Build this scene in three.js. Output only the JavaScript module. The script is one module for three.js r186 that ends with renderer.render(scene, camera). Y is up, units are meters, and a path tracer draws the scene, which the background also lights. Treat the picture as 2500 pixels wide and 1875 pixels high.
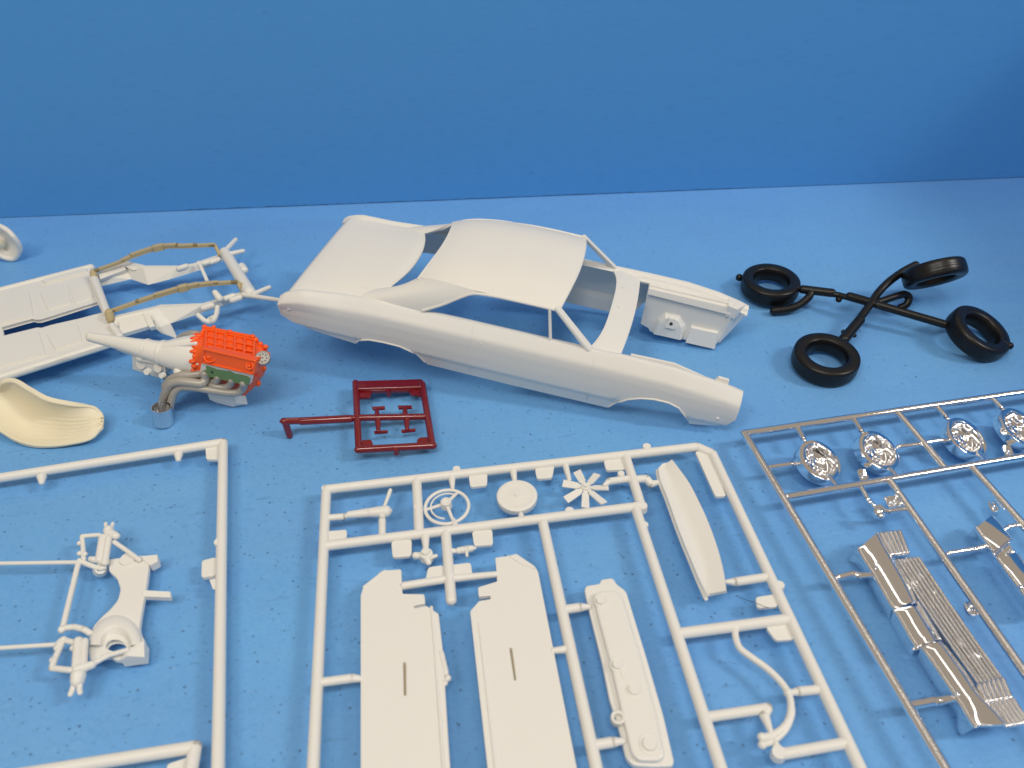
import * as THREE from 'three';
import { mergeGeometries, toCreasedNormals } from 'three/addons/utils/BufferGeometryUtils.js';
import { ConvexGeometry } from 'three/addons/geometries/ConvexGeometry.js';
import { RectAreaLightUniformsLib } from 'three/addons/lights/RectAreaLightUniformsLib.js';

// ---------------------------------------------------------------- camera, light, exposure
const MM = 0.001;                                        // everything is measured in millimetres and built in metres
const V = (x, y, z) => new THREE.Vector3(x, y, z);
const CAM = { height: 213, down: 41.3, roll: -2.27, focal: 1921.3 };   // focal in photograph pixels (2500 x 1875)
const scene = new THREE.Scene();
scene.background = new THREE.Color().setRGB(0.34, 0.285, 0.225);
const camera = new THREE.PerspectiveCamera(2 * Math.atan(937.5 / CAM.focal) * 180 / Math.PI, 4 / 3, 0.01, 20);
{
  const p = CAM.down * Math.PI / 180, r = CAM.roll * Math.PI / 180;
  const back = V(0, Math.sin(p), Math.cos(p)), x0 = V(1, 0, 0), y0 = back.clone().cross(x0);
  const x1 = x0.clone().multiplyScalar(Math.cos(r)).addScaledVector(y0, Math.sin(r)), y1 = back.clone().cross(x1);
  camera.quaternion.setFromRotationMatrix(new THREE.Matrix4().makeBasis(x1, y1, back));
  camera.position.set(0, CAM.height * MM, 0);
}
camera.updateMatrixWorld();
camera.focus = 0.31; camera.userData.fStop = 15;
scene.add(camera);

const renderer = new THREE.WebGLRenderer({ antialias: true });
renderer.toneMapping = THREE.LinearToneMapping;
renderer.toneMappingExposure = 1;
renderer.shadowMap.enabled = true;
RectAreaLightUniformsLib.init();
function ceilingLamp(name, x, y, z, w, d, power, tint, tx = 0, tz = -0.22) {
  const l = new THREE.RectAreaLight(new THREE.Color().setRGB(...tint), power / (w * d), w, d);
  l.name = name; l.position.set(x, y, z); if (x === tx && z === tz) l.rotation.x = -Math.PI / 2; else l.lookAt(tx, 0, tz); scene.add(l);
}
const WARM = [1, 0.955, 0.885];
[[-0.52, 1.05, 0.30, 0.46], [-0.38, 1.05, 0.30, 0.46], [-0.04, 1.10, 0.22, 0.44], [0.10, 1.10, 0.22, 0.44], [1.20, 1.3, 0.1, 1.65], [1.42, 1.3, 0.1, 1.65]]
  .forEach(([x, y, z, p], i) => ceilingLamp(i ? `ceiling_lamp_00${i}` : 'ceiling_lamp', x, y, z, 0.11, 0.34, p, WARM));
[[-0.25, 1.15], [0.32, 1.15]].forEach(([x, y], i) => ceilingLamp(`strip_lamp_00${i}`, x, y, -0.35, 0.035, 1.3, 0.22, WARM, x, -0.35));

// ---------------------------------------------------------------- measuring: a point of the photograph, at a height above the table
function at(px, py, h = 0) {
  const d = V(px - 1250, 937.5 - py, -CAM.focal).applyQuaternion(camera.quaternion);
  const t = (h - CAM.height) / d.y;
  return V(d.x * t, h, d.z * t);
}
const view = (x0, y0, s) => (x, y, h = 0) => at(x0 + x / s, y0 + y / s, h);   // the same, read in an enlarged part of it
const flat = (p, y) => V(p.x, y, p.z);

// ---------------------------------------------------------------- random numbers
let seed = 7;
const rnd = () => { seed = (seed * 1664525 + 1013904223) >>> 0; return seed / 4294967296; };
const rr = (a, b) => a + (b - a) * rnd();

// ---------------------------------------------------------------- materials
function canvasTexture(w, h, draw, srgb = true) {
  const c = document.createElement('canvas'); c.width = w; c.height = h;
  draw(c.getContext('2d'), w, h);
  const t = new THREE.CanvasTexture(c);
  if (srgb) t.colorSpace = THREE.SRGBColorSpace;
  t.wrapS = t.wrapT = THREE.RepeatWrapping;
  return t;
}
function plastic(r, g, b, roughness = 0.42, extra = {}) {
  const m = new THREE.MeshPhysicalMaterial({ roughness, ...extra });
  m.color.setRGB(r, g, b); m.side = THREE.DoubleSide;
  return m;
}
const M = {
  white: plastic(0.81, 0.797, 0.75, 0.4),
  ivory: plastic(0.81, 0.79, 0.725, 0.4),
  cream: plastic(0.83, 0.765, 0.57, 0.5),
  tan: plastic(0.50, 0.41, 0.23, 0.55),
  steel: plastic(0.44, 0.415, 0.37, 0.42, { metalness: 0.2 }),
  foil: plastic(0.74, 0.75, 0.77, 0.22, { metalness: 1 }),
  orange: plastic(0.96, 0.115, 0.006, 0.4, { clearcoat: 0.2, clearcoatRoughness: 0.2 }),
  green: plastic(0.16, 0.28, 0.10, 0.5),
  red: plastic(0.27, 0.004, 0.010, 0.12, { transmission: 0.35, clearcoat: 0.6, clearcoatRoughness: 0.06, thickness: 0.002, attenuationDistance: 0.004, ior: 1.5 }),
  rubber: plastic(0.007, 0.0065, 0.0065, 0.34, { specularIntensity: 0.75 }),
  chrome: plastic(0.94, 0.94, 0.95, 0.07, { metalness: 1 }),
  dark: plastic(0.03, 0.03, 0.03, 0.6),
  alloy: plastic(0.36, 0.345, 0.32, 0.45, { metalness: 0.3 }),
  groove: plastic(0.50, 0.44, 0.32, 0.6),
};
M.red.attenuationColor = new THREE.Color().setRGB(0.5, 0.01, 0.02);

// ---------------------------------------------------------------- geometry helpers (millimetres)
const clean = g => { const n = g.index ? g.toNonIndexed() : g; for (const k of Object.keys(n.attributes)) if (!['position', 'normal', 'uv'].includes(k)) n.deleteAttribute(k); if (!n.attributes.normal) n.computeVertexNormals(); if (!n.attributes.uv) n.setAttribute('uv', new THREE.BufferAttribute(new Float32Array(n.attributes.position.count * 2), 2)); return n; };
const merge = gs => mergeGeometries((Array.isArray(gs) ? gs.flat(9) : [gs]).map(clean));
function along(g, a, b) {                                 // y axis of g, centred, laid from a to b
  const d = b.clone().sub(a);
  g.applyQuaternion(new THREE.Quaternion().setFromUnitVectors(V(0, 1, 0), d.clone().normalize()));
  const m = a.clone().add(b).multiplyScalar(0.5);
  return g.translate(m.x, m.y, m.z);
}
function rod(a, b, r1, r2 = r1, cap = true, seg = 14) {
  const out = [along(new THREE.CylinderGeometry(r2, r1, a.distanceTo(b), seg, 1, false), a, b)];
  if (cap) out.push(ball(a, r1, seg), ball(b, r2, seg));
  return out;
}
const ball = (p, r, seg = 14) => new THREE.SphereGeometry(r, seg, Math.max(6, seg * 0.6 | 0)).translate(p.x, p.y, p.z);
function tube(pts, r, seg = 48, cap = true, sides = 12) {
  const c = new THREE.CatmullRomCurve3(pts, false, 'centripetal');
  const out = [new THREE.TubeGeometry(c, seg, r, sides, false)];
  if (cap) out.push(ball(pts[0], r, sides), ball(pts[pts.length - 1], r, sides));
  return out;
}
function roundShape(p, r) {                               // closed polygon of 2D points with rounded corners
  const s = new THREE.Shape(), n = p.length;
  for (let i = 0; i < n; i++) {
    const a = p[(i + n - 1) % n], b = p[i], c = p[(i + 1) % n];
    const la = a.distanceTo(b), lc = c.distanceTo(b), q = Math.min(r, la * 0.48, lc * 0.48);
    const u = b.clone().lerp(a, q / la), v = b.clone().lerp(c, q / lc);
    if (i) s.lineTo(u.x, u.y); else s.moveTo(u.x, u.y);
    s.quadraticCurveTo(b.x, b.y, v.x, v.y);
  }
  s.closePath(); return s;
}
function plate(pts, top, thick, { round = 0.6, bevel = 0.25, holes = [] } = {}) {   // horizontal plate over the outline of pts
  const s = roundShape(pts.map(p => new THREE.Vector2(p.x, -p.z)), round);
  for (const h of holes) s.holes.push(roundShape(h.map(p => new THREE.Vector2(p.x, -p.z)), 0.3));
  const g = new THREE.ExtrudeGeometry(s, { depth: thick - 2 * bevel, bevelEnabled: bevel > 0, bevelThickness: bevel, bevelSize: bevel, bevelOffset: -bevel, bevelSegments: 2, curveSegments: 5 });
  g.rotateX(-Math.PI / 2).translate(0, top - thick + bevel, 0);
  return toCreasedNormals(clean(g), 0.25);
}
function grid(P) {                                        // smooth open surface through a table of points
  const n = P.length, m = P[0].length, pos = [], uv = [], idx = [];
  for (let i = 0; i < n; i++) for (let j = 0; j < m; j++) { pos.push(P[i][j].x, P[i][j].y, P[i][j].z); uv.push(i / (n - 1), j / (m - 1)); }
  for (let i = 0; i < n - 1; i++) for (let j = 0; j < m - 1; j++) { const a = i * m + j; idx.push(a, a + 1, a + m, a + 1, a + m + 1, a + m); }
  const g = new THREE.BufferGeometry();
  g.setAttribute('position', new THREE.Float32BufferAttribute(pos, 3)); g.setAttribute('uv', new THREE.Float32BufferAttribute(uv, 2));
  g.setIndex(idx); g.computeVertexNormals(); return g;
}
function shell(P, t, crease = 0) {                        // a sheet of thickness t behind the surface through P
  const g = grid(P), nrm = g.attributes.normal, n = P.length, m = P[0].length;
  const Q = P.map((row, i) => row.map((p, j) => { const k = i * m + j; return V(p.x - nrm.getX(k) * t, p.y - nrm.getY(k) * t, p.z - nrm.getZ(k) * t); }));
  const rim = [];
  const strip = (a, b) => rim.push(grid([a, b]));
  strip(P[0], Q[0]); strip(Q[n - 1], P[n - 1]);
  strip(P.map(r => r[0]), Q.map(r => r[0])); strip(Q.map(r => r[m - 1]), P.map(r => r[m - 1]));
  const fl = grid(Q.map(r => r.slice().reverse()));
  return [crease ? toCreasedNormals(g, crease) : g, fl, ...rim];
}
function slab(q, t) {                                     // box under the quad q (4 points), thickness t along its normal
  const n = q[1].clone().sub(q[0]).cross(q[3].clone().sub(q[0])).normalize();
  if (n.y * 0.66 + n.z * 0.75 < 0) n.negate();
  const c = q.map(p => p.clone().addScaledVector(n, -t));
  return hull([...q, ...c]);
}
const hull = pts => clean(new ConvexGeometry(pts));
const lerpAt = (x, tab) => {                              // table lookup [[x, y], ...]
  if (x <= tab[0][0]) return tab[0][1];
  for (let i = 1; i < tab.length; i++) if (x <= tab[i][0]) { const [a, b] = [tab[i - 1], tab[i]]; return a[1] + (b[1] - a[1]) * (x - a[0]) / (b[0] - a[0]); }
  return tab[tab.length - 1][1];
};
const past = (a, b, d) => b.clone().addScaledVector(b.clone().sub(a).normalize(), d);   // run on beyond b by d

// ---------------------------------------------------------------- things and parts
const used = {};
const numbered = n => { used[n] = (used[n] ?? -1) + 1; return used[n] ? `${n}_${String(used[n]).padStart(3, '0')}` : n; };
function thing(name, label, category, o, group) {
  const t = new THREE.Group(); t.name = numbered(name); t.userData = { label, category };
  if (group) t.userData.group = group;
  t.position.set(o.x * MM, o.y * MM, o.z * MM); t.org = o; t.seen = {};
  scene.add(t); return t;
}
function part(t, name, geos, mat, parent, label) {        // geometry in world millimetres, under thing t (or its part parent)
  const g = merge(geos);
  if (t.shrink) g.scale(t.shrink, t.shrink, t.shrink);
  if (t.org) g.translate(-t.org.x, -t.org.y, -t.org.z);
  g.scale(MM, MM, MM);
  const m = new THREE.Mesh(g, mat); m.castShadow = m.receiveShadow = true;
  const k = t.seen[name] = (t.seen[name] ?? -1) + 1;
  m.name = k ? `${name}_${String(k).padStart(3, '0')}` : name;
  if (label) m.userData.label = label;
  (parent || t).add(m); return m;
}
function structure(name, g, mat) { const m = new THREE.Mesh(g, mat); m.name = name; m.userData = { kind: 'structure', label: name.replace('_', ' ') }; m.castShadow = m.receiveShadow = true; scene.add(m); return m; }


// ================================================================ setting: blue table and blue backdrop
const TW = 0.72, TD = 0.40;                                // the part of the table that carries the drawn print, metres
const tableMap = canvasTexture(2048, 1138, (c, w, h) => {
  c.fillStyle = 'rgb(108,169,228)'; c.fillRect(0, 0, w, h);
  for (let i = 0; i < 900; i++) {                         // uneven print of the blue
    const x = rr(0, w), y = rr(0, h), r = rr(20, 120), a = rr(0.01, 0.035);
    c.fillStyle = rnd() < 0.5 ? `rgba(125,182,232,${a})` : `rgba(74,132,200,${a})`;
    c.beginPath(); c.ellipse(x, y, r * rr(1, 2.4), r * 0.6, 0, 0, 7); c.fill();
  }
  for (let i = 0; i < 260000; i++) {
    const a = rr(0.03, 0.12);
    c.fillStyle = rnd() < 0.5 ? `rgba(145,195,236,${a})` : `rgba(62,116,182,${a})`;
    c.fillRect(rr(0, w), rr(0, h), rr(1, 5), rr(1, 2.2));
  }
  for (let i = 0; i < 30000; i++) {                        // dark flecks, thick in the middle, few on the right
    const u = rnd(), v = rnd();
    const dens = (u < 0.62 ? 1 : u < 0.72 ? 0.35 : 0.07) * (v < 0.25 ? 0.25 : 1);
    if (rnd() > dens) continue;
    const s = rnd() ** 3.4;
    c.fillStyle = `rgba(28,42,72,${0.12 + 0.46 * s})`;
    c.beginPath(); c.ellipse(u * w, v * h, 0.42 + 0.85 * s, 0.34 + 0.45 * s, rr(-0.7, 0.7), 0, 7); c.fill();
  }
  for (let i = 0; i < 260; i++) {                         // scuffs in the foreground
    const u = rr(0, 0.6), v = rr(0.4, 1), l = rr(4, 22);
    c.strokeStyle = `rgba(45,75,125,${rr(0.04, 0.16)})`; c.lineWidth = rr(0.8, 2.2);
    c.beginPath(); c.moveTo(u * w, v * h); c.lineTo(u * w + l, v * h - l * rr(-0.05, 0.3)); c.stroke();
  }
});
{
  const m = new THREE.MeshPhysicalMaterial({ map: tableMap, roughness: 0.62 });
  const g = new THREE.BoxGeometry(1.4, 0.012, 1.2).translate(0, -0.006, -0.46 + 0.6);
  const p = g.attributes.position, uv = g.attributes.uv;
  for (let i = 0; i < p.count; i++) uv.setXY(i, (p.getX(i) + TW / 2) / TW, 1 - (p.getZ(i) + 0.40) / TD);
  structure('table_top', g, m);
}
const wallMap = canvasTexture(1024, 512, (c, w, h) => {
  c.fillStyle = 'rgb(82,156,219)'; c.fillRect(0, 0, w, h);
  for (let i = 0; i < 14000; i++) { const a = rr(0.02, 0.07); c.fillStyle = rnd() < 0.5 ? `rgba(95,165,230,${a})` : `rgba(30,90,165,${a})`; c.fillRect(rr(0, w), rr(0, h), rr(2, 9), rr(1, 2)); }
  for (let i = 0; i < 12; i++) { c.fillStyle = `rgba(30,50,90,${rr(0.05, 0.2)})`; c.beginPath(); c.ellipse(rr(0, w), rr(0, h), rr(1, 3), rr(0.5, 1.2), 0, 0, 7); c.fill(); }
});
{
  const m = new THREE.MeshPhysicalMaterial({ map: wallMap, roughness: 0.7 });
  const sh = new THREE.Shape();                           // backdrop board with a slightly ragged cut edge along the table
  sh.moveTo(-0.62, 0.15); sh.lineTo(-0.62, 0.0004);
  for (let x = -0.62; x < 0.62; x += 0.0016) sh.lineTo(x, 0.0003 + 0.0005 * rnd() * (Math.abs(x + 0.02) < 0.16 ? 1 : 0.3));
  sh.lineTo(0.62, 0.15); sh.closePath();
  const g = new THREE.ExtrudeGeometry(sh, { depth: 0.004, bevelEnabled: false }).translate(0, 0, -0.4045);
  const uv = g.attributes.uv; for (let i = 0; i < uv.count; i++) uv.setXY(i, uv.getX(i) * 1.6, uv.getY(i) * 3.2);
  structure('backdrop_wall', g, m);
  const s = new THREE.BoxGeometry(0.004, 0.15, 0.72).translate(0.335, 0.0751, -0.04);   // side board, stands just out of the picture
  structure('side_wall', s, m);
}

// ================================================================ white car body shell, nose down on its front end
{
  const yaw = 16.3 * Math.PI / 180, pit = 6.5 * Math.PI / 180, O = V(45.9, 3.2, -252.55);
  const f0 = V(Math.cos(yaw), 0, Math.sin(yaw));
  const fw = f0.clone().multiplyScalar(Math.cos(pit)).add(V(0, -Math.sin(pit), 0)), up = f0.clone().multiplyScalar(Math.sin(pit)).add(V(0, Math.cos(pit), 0)), rt = V(-Math.sin(yaw), 0, Math.cos(yaw));
  const car = thing('car_body', 'white plastic car body shell with open windows and no bonnet', 'model car body', O);
  car.quaternion.setFromRotationMatrix(new THREE.Matrix4().makeBasis(fw, up, rt));
  car.org = null; car.shrink = 0.988;                                         // parts below are in the car's own axes: X to the nose, Y up, Z to the near side
  const W = M.white;
  const bottom = [[-137.4, 9.6], [-135.5, 8.6], [-132, 6.6], [-126, 4.6], [-116, 3.4], [-105.8, 2.2], [-104.2, 4.8], [-102, 6.6], [-99, 7.7], [-93, 8.2], [-86, 8.1], [-82, 7], [-79, 4.9], [-76.6, 1.6], [-75.2, -0.3], [-40, -0.7], [-0.4, -0.4], [1.2, 2.6], [3.2, 5.9], [6.5, 8.8], [11, 10.9], [16, 12], [21.5, 12], [25.6, 10.6], [28.6, 7.4], [30.4, 4.4], [31.4, 1.9], [33, 2.2], [42, 4.9], [44.5, 7], [47, 10.5]];
  const top = [[-137.4, 17.8], [-135.5, 19.4], [-132, 20.9], [-128, 22.1], [-96, 24.4], [-60, 24.8], [-12, 24.8], [4, 24.9], [20, 24.6], [34, 22.9], [43, 21.1], [47, 19.9]];
  const prof = [[-3, 30.6], [0, 31.4], [5.8, 32.9], [6.2, 33.6], [7, 33.9], [12, 34.1], [17, 33.9], [19.6, 33.5], [20.6, 33.1], [22, 31.9], [23.4, 30.7], [24.6, 29.6]];
  const sideZ = (x, y) => {
    const t = lerpAt(x, top), yy = y < 10 ? y : 10 + (y - 10) * 14.6 / (t - 10);
    const nose = Math.max(0, (x - 24) / 23), tail = Math.max(0, (-x - 112) / 27);
    const lo = Math.min(1, Math.max(0, (15 - yy) / 9)), hi = Math.min(1, Math.max(0, (yy - 15) / 8));
    return lerpAt(yy, prof) - nose * nose * 0.9 + hi * tail * 2.6 - tail * tail * (0.2 + 1.0 * lo);
  };
  const xs = []; for (let x = -137.4; x < 47; x += 1.25) xs.push(x); xs.push(47);
  for (const [x] of bottom) xs.push(x);
  xs.sort((a, b) => a - b);
  const X = xs.filter((x, i) => !i || x - xs[i - 1] > 0.15);
  for (const s of [1, -1]) {
    const P = X.map(x => { const b = lerpAt(x, bottom), t = lerpAt(x, top), r = []; for (let j = 0; j <= 26; j++) { const y = b + (t - b) * (1 - (1 - j / 26) ** 1.25); r.push(V(x, y, s * sideZ(x, y))); } return s > 0 ? r.reverse() : r; });
    const panel = part(car, 'side_panel', shell(P, 1.1), W);
    // shut lines of the door and marker lamps, proud of the skin
    const bump = (x, y, r) => ball(V(x, y, s * (sideZ(x, y) - r * 0.45)), r, 10);
    part(car, 'marker_lamp', bump(40.5, 9.6, 0.9), W, panel); part(car, 'marker_lamp', bump(-133, 14, 0.9), W, panel);
    part(car, 'lock_button', bump(-53, 19, 0.5), W, panel);
    for (const x of [-57, -9.2]) part(car, 'shut_line', tube([1, 6.2, 12, 17, 20.5, 23.6].map(y => V(x, y, s * (sideZ(x, y) - 0.05))), 0.13, 24, false, 6), W, panel);
    for (const [a, z] of [[-105.6, -75.4], [-0.2, 31.2]]) part(car, 'arch_lip', tube(X.filter(x => x >= a && x <= z).map(x => { const y = lerpAt(x, bottom) + 0.15; return V(x, y, s * (sideZ(x, y) + 0.05)); }), 0.38, 90, true, 8), W, panel);
    // ledge along the belt, from the tail to the cowl
    const ledge = X.filter(x => x < 0).map(x => { const t = lerpAt(x, top), z = sideZ(x, t), r = [V(x, t, s * z), V(x, t + 0.15, s * (z - 0.8)), V(x, t - 0.35, s * (z - 2.2)), V(x, t - 1.1, s * (z - 3.2))]; return s > 0 ? r.reverse() : r; });
    part(car, 'belt_ledge', shell(ledge, 0.8), W);
    // wing top with the gutter beside the bonnet opening
    const wing = X.filter(x => x > -2).map(x => { const t = lerpAt(x, top), z = sideZ(x, t), inn = x > 3 ? 1 : 0; const r = [V(x, t, s * z), V(x, t + 0.25, s * (z - 0.9)), V(x, t - 0.1, s * (z - 2)), V(x, t - 0.7, s * (z - 3)), V(x, t - 1.9, s * (z - 3.3 - 0.2 * inn)), V(x, t - 2.0, s * (z - 4.6))]; return s > 0 ? r.reverse() : r; });
    part(car, 'wing_top', shell(wing, 0.8), W);
    // nose cap between the wing top and the lower edge
    const cap = [0, .25, .5, .75, 1].map(k => { const y = 10.5 + (19.4 - 10.5) * k, z = sideZ(47, y); const r = [V(47, y, s * z), V(46.5, y - 0.2 * k, s * (z - 1.8)), V(45.4, y - 0.7 * k, s * (z - 3.6))]; return s > 0 ? r : r.reverse(); });
    part(car, 'nose_cap', shell(cap, 0.8), W);
    const end = [0, .25, .5, .75, 1].map(k => { const y = 9.8 + (17.6 - 9.8) * k, z = sideZ(-137.4, y); const r = [V(-137.4, y, s * z), V(-137.3, y, s * (z - 1.6)), V(-136, y - 0.4 * k, s * (z - 4.4))]; return s > 0 ? r.reverse() : r; });
    part(car, 'tail_cap', shell(end, 0.8), W);
    // sloping roof pillar beside the rear window
    const up4 = [V(-82.3, 34.5, 21.6), V(-76, 36.4, 23.3), V(-68, 37.4, 24.8), V(-60, 37.6, 26.1), V(-57.6, 37.4, 26.6)];
    const lo4 = [V(-96.6, 25.3, 20.8), V(-103, 24.0, 23.5), V(-105, 23.2, 27.3), V(-90, 24.2, 29.2), V(-77.6, 24.4, 29.6)];
    const cu = new THREE.CatmullRomCurve3(up4), cl = new THREE.CatmullRomCurve3(lo4), pil = [];
    for (let i = 0; i <= 16; i++) { const a = cu.getPoint(i / 16), b = cl.getPoint(i / 16), r = []; for (let j = 0; j <= 12; j++) { const k = j / 12, p = b.clone().lerp(a, k); const bow = Math.sin(k * Math.PI) * (0.5 + 0.2 * i / 16); p.z += bow * 0.5; p.y -= bow * 1.6 * (1 - i / 16); p.z *= s; r.push(p); } pil.push(s > 0 ? r.reverse() : r); }
    part(car, 'roof_pillar', shell(pil, 1.1), W);
    part(car, 'windscreen_pillar', [...rod(V(-26.6, 37.6, s * 26.2), V(-12.2, 24.4, s * 28.9), 1.05, 1.25), ...rod(V(-26.2, 38.2, s * 25.3), V(-11.6, 25, s * 27.9), 0.5, 0.6)], W);
    part(car, 'quarterlight_post', rod(V(-29.3, 37, s * 26.6), V(-27, 24.2, s * 29), 0.62, 0.62), W);
    // drip rail over the side window
    part(car, 'drip_rail', tube([V(-77.8, 25.2, s * 29.5), V(-70, 29.6, s * 28.4), V(-63, 34.2, s * 27.2), V(-59, 36.3, s * 26.6), V(-52, 37.2, s * 26.5), V(-40, 37.5, s * 26.6), V(-27, 37.3, s * 26.4)], 0.6, 60, true, 8), W);
  }
  // roof
  {
    const P = [];
    for (let i = 0; i <= 30; i++) {
      const r = [];
      for (let j = 0; j <= 24; j++) {
        const q = j / 12 - 1, q2 = q * q;
        const xr = -79.2 - 3.1 * q2, xf = -23.6 - 2.6 * q2;
        const k = i / 30, x = xr + (xf - xr) * k;
        const w = lerpAt(x, [[-83, 21.6], [-76, 23.3], [-68, 24.8], [-60, 25.9], [-45, 26.6], [-25, 26.3]]);
        const e = lerpAt(x, [[-83, 34.2], [-80, 35.3], [-74, 36.6], [-66, 37.4], [-50, 37.7], [-34, 37.7], [-25, 37.2]]);
        const c = lerpAt(x, [[-83, 36.4], [-79, 38.1], [-74, 39.4], [-66, 40.6], [-50, 41.9], [-36, 42], [-28, 41.5], [-23, 40.6]]);
        r.push(V(x, e + (c - e) * (1 - Math.abs(q) ** 3.2), w * q));
      }
      P.push(r);
    }
    const roof = part(car, 'roof', shell(P.map(r => r.slice().reverse()).reverse(), 1.1), W);
    const rimF = P[30].map(p => V(p.x + 0.1, p.y - 0.6, p.z)), rimR = P[0].map(p => V(p.x - 0.1, p.y - 0.5, p.z));
    part(car, 'window_rim', tube(rimF, 0.6, 40, true, 8), W, roof);
    part(car, 'window_rim', tube(rimR, 0.55, 40, true, 8), W, roof);
  }
  // boot lid with the panel under the rear window
  {
    const P = [];
    for (let i = 0; i <= 28; i++) {
      const r = [];
      for (let j = 0; j <= 24; j++) {
        const z0 = (j / 12 - 1) * 27.4, q = Math.abs(z0) / 21.5;
        const xf = q < 1 ? -91.2 - 4.6 * q ** 2.2 : -95.8 - (q - 1) * 13;
        const x = -133.2 + (xf + 133.2) * (i / 28);
        const z = z0 * (1 + 0.115 * Math.max(0, (-x - 112) / 27));
        const c = lerpAt(x, [[-134, 20.6], [-131, 21.6], [-120, 23.6], [-105, 25.8], [-97, 27], [-94, 27.3], [-91, 26.7]]);
        const e = lerpAt(x, [[-134, 20.1], [-131, 20.9], [-120, 22.0], [-105, 23.3], [-96, 24.5], [-91, 25]]);
        r.push(V(x, e + (c - e) * (1 - (Math.abs(z0) / 27.4) ** 2.6), z));
      }
      P.push(r);
    }
    const lid = part(car, 'boot_lid', shell(P.map(r => r.slice().reverse()).reverse(), 1.1), W);
    const lip = P[0];
    part(car, 'tail_edge', shell([lip.map(p => p.clone()), lip.map(p => V(p.x - 1.3, p.y - 0.7, p.z)), lip.map(p => V(p.x - 1.9, p.y - 2.2, p.z)), lip.map(p => V(p.x - 1.2, p.y - 3.4, p.z))].map(r => r.slice().reverse()), 0.8), W, lid);
    part(car, 'window_rim', tube(P[28].filter(p => Math.abs(p.z) < 21.9).map(p => V(p.x + 0.2, p.y - 0.4, p.z)), 0.55, 40, true, 8), W, lid);
    for (const s of [1, -1]) part(car, 'lid_seam', tube([0, 6, 12, 18, 24, 27].map(i => { const p = P[i][s > 0 ? 22 : 2]; return V(p.x, p.y - 0.06, p.z); }), 0.16, 30, false, 6), W, lid);
  }
  // cowl under the windscreen
  {
    const P = [];
    for (let i = 0; i <= 10; i++) {
      const r = [];
      for (let j = 0; j <= 24; j++) {
        const q = j / 12 - 1, q2 = q * q, xb = -8.4 - 3.6 * q2 * q2 - 0.8 * q2, xf = 1.3 - 1.6 * q2;
        const x = xb + (xf - xb) * i / 10;
        r.push(V(x, lerpAt(x, [[-13, 25.1], [-8, 25.7], [-4, 25.2], [2, 24.2]]) - 0.9 * q2 * q2 - 0.5 * q2, q * 28.4));
      }
      P.push(r);
    }
    const cowl = part(car, 'cowl', shell(P.map(r => r.slice().reverse()).reverse(), 1.1), W);
    for (const z of [-14, 0]) part(car, 'wiper_boss', ball(V(-5.6 - (z / 28) ** 2, 25.4, z), 0.6, 10), W, cowl);
  }
  // panel inside the far wing
  {
    const az = y => -25.2 + (22.5 - y) * 0.21;
    const L = [[4.3, 22.6], [4.6, 14], [4.7, 4.6], [8.5, 3.4], [9.2, 2.2], [11.6, 1.8], [13, 4.6], [18.6, 3], [18.8, 1.6], [24.8, 1.9], [29.6, 1.8], [29.8, 1.3], [34, 1.5], [37.4, 1.8], [38.4, 4], [39.4, 10], [41, 17], [41, 22.2]];
    const s = roundShape(L.map(([x, y]) => new THREE.Vector2(x, y)), 0.5);
    const hole = new THREE.Path(); hole.absellipse(17.3, 9.7, 0.75, 0.75, 0, Math.PI * 2); s.holes.push(hole);
    const g = new THREE.ExtrudeGeometry(s, { depth: 1.1, bevelEnabled: true, bevelThickness: 0.15, bevelSize: 0.15, bevelSegments: 1 });
    const p = g.attributes.position; for (let i = 0; i < p.count; i++) p.setZ(i, p.getZ(i) + az(p.getY(i)));
    g.computeVertexNormals();
    const inner = part(car, 'inner_wing', g, W);
    const box = (x0, x1, y0, y1, d0, d1) => hull([[x0, y0, d0], [x1, y0, d0], [x0 + 0.8, y1, d1], [x1 - 0.8, y1, d1], [x0, y0, -1], [x1, y0, -1], [x0, y1, -1], [x1, y1, -1]].map(([x, y, d]) => V(x, y, az(y) + 1.1 + d)));
    part(car, 'ledge', hull([[4.6, 17.4, 0], [40, 17.4, 0], [4.6, 19.8, 3.4], [40, 18.6, 3.4], [4.6, 22, 3.0], [40, 21.4, 3.0], [4.6, 22, 0], [40, 21.4, 0]].map(([x, y, d]) => V(x, y, az(y) + d))), W, inner);
    part(car, 'wheel_hump', hull([[9.8, 2.4, 0], [24.6, 2.4, 0], [11, 9, 0], [23.4, 9, 0], [13.5, 12.6, 0], [20.6, 12.6, 0], [11.2, 2.6, 2.4], [22.6, 2.6, 2.4], [12.4, 8.2, 2.4], [21.8, 8.2, 2.4], [14.4, 10.8, 2.2], [19.6, 10.8, 2.2]].map(([x, y, d]) => V(x, y, az(y) + 1 + d))), W, inner);
    part(car, 'boss', box(15.0, 19.4, 7.4, 11.6, 3.3, 2.9), W, inner);
    { const q = V(17.2, 9.5, az(9.5) + 4.0), n = V(0, 0.2, 1).normalize(); part(car, 'screw_hole', along(new THREE.CylinderGeometry(0.7, 0.7, 0.5, 16), q.clone(), q.clone().addScaledVector(n, 0.4)), M.dark, inner); }
    part(car, 'panel_step', box(25.2, 37.8, 2.2, 9.0, 2.6, 2.0), W, inner);
    part(car, 'bracket', hull([[38, 22.5, -27.5], [45.5, 21, -27.5], [38, 22.5, -21.5], [42, 21.6, -21.5], [38, 17.5, -21.2], [42, 17, -21.2], [38, 17, -27], [45, 16, -27]].map(v => V(...v))), W, inner);
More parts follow.
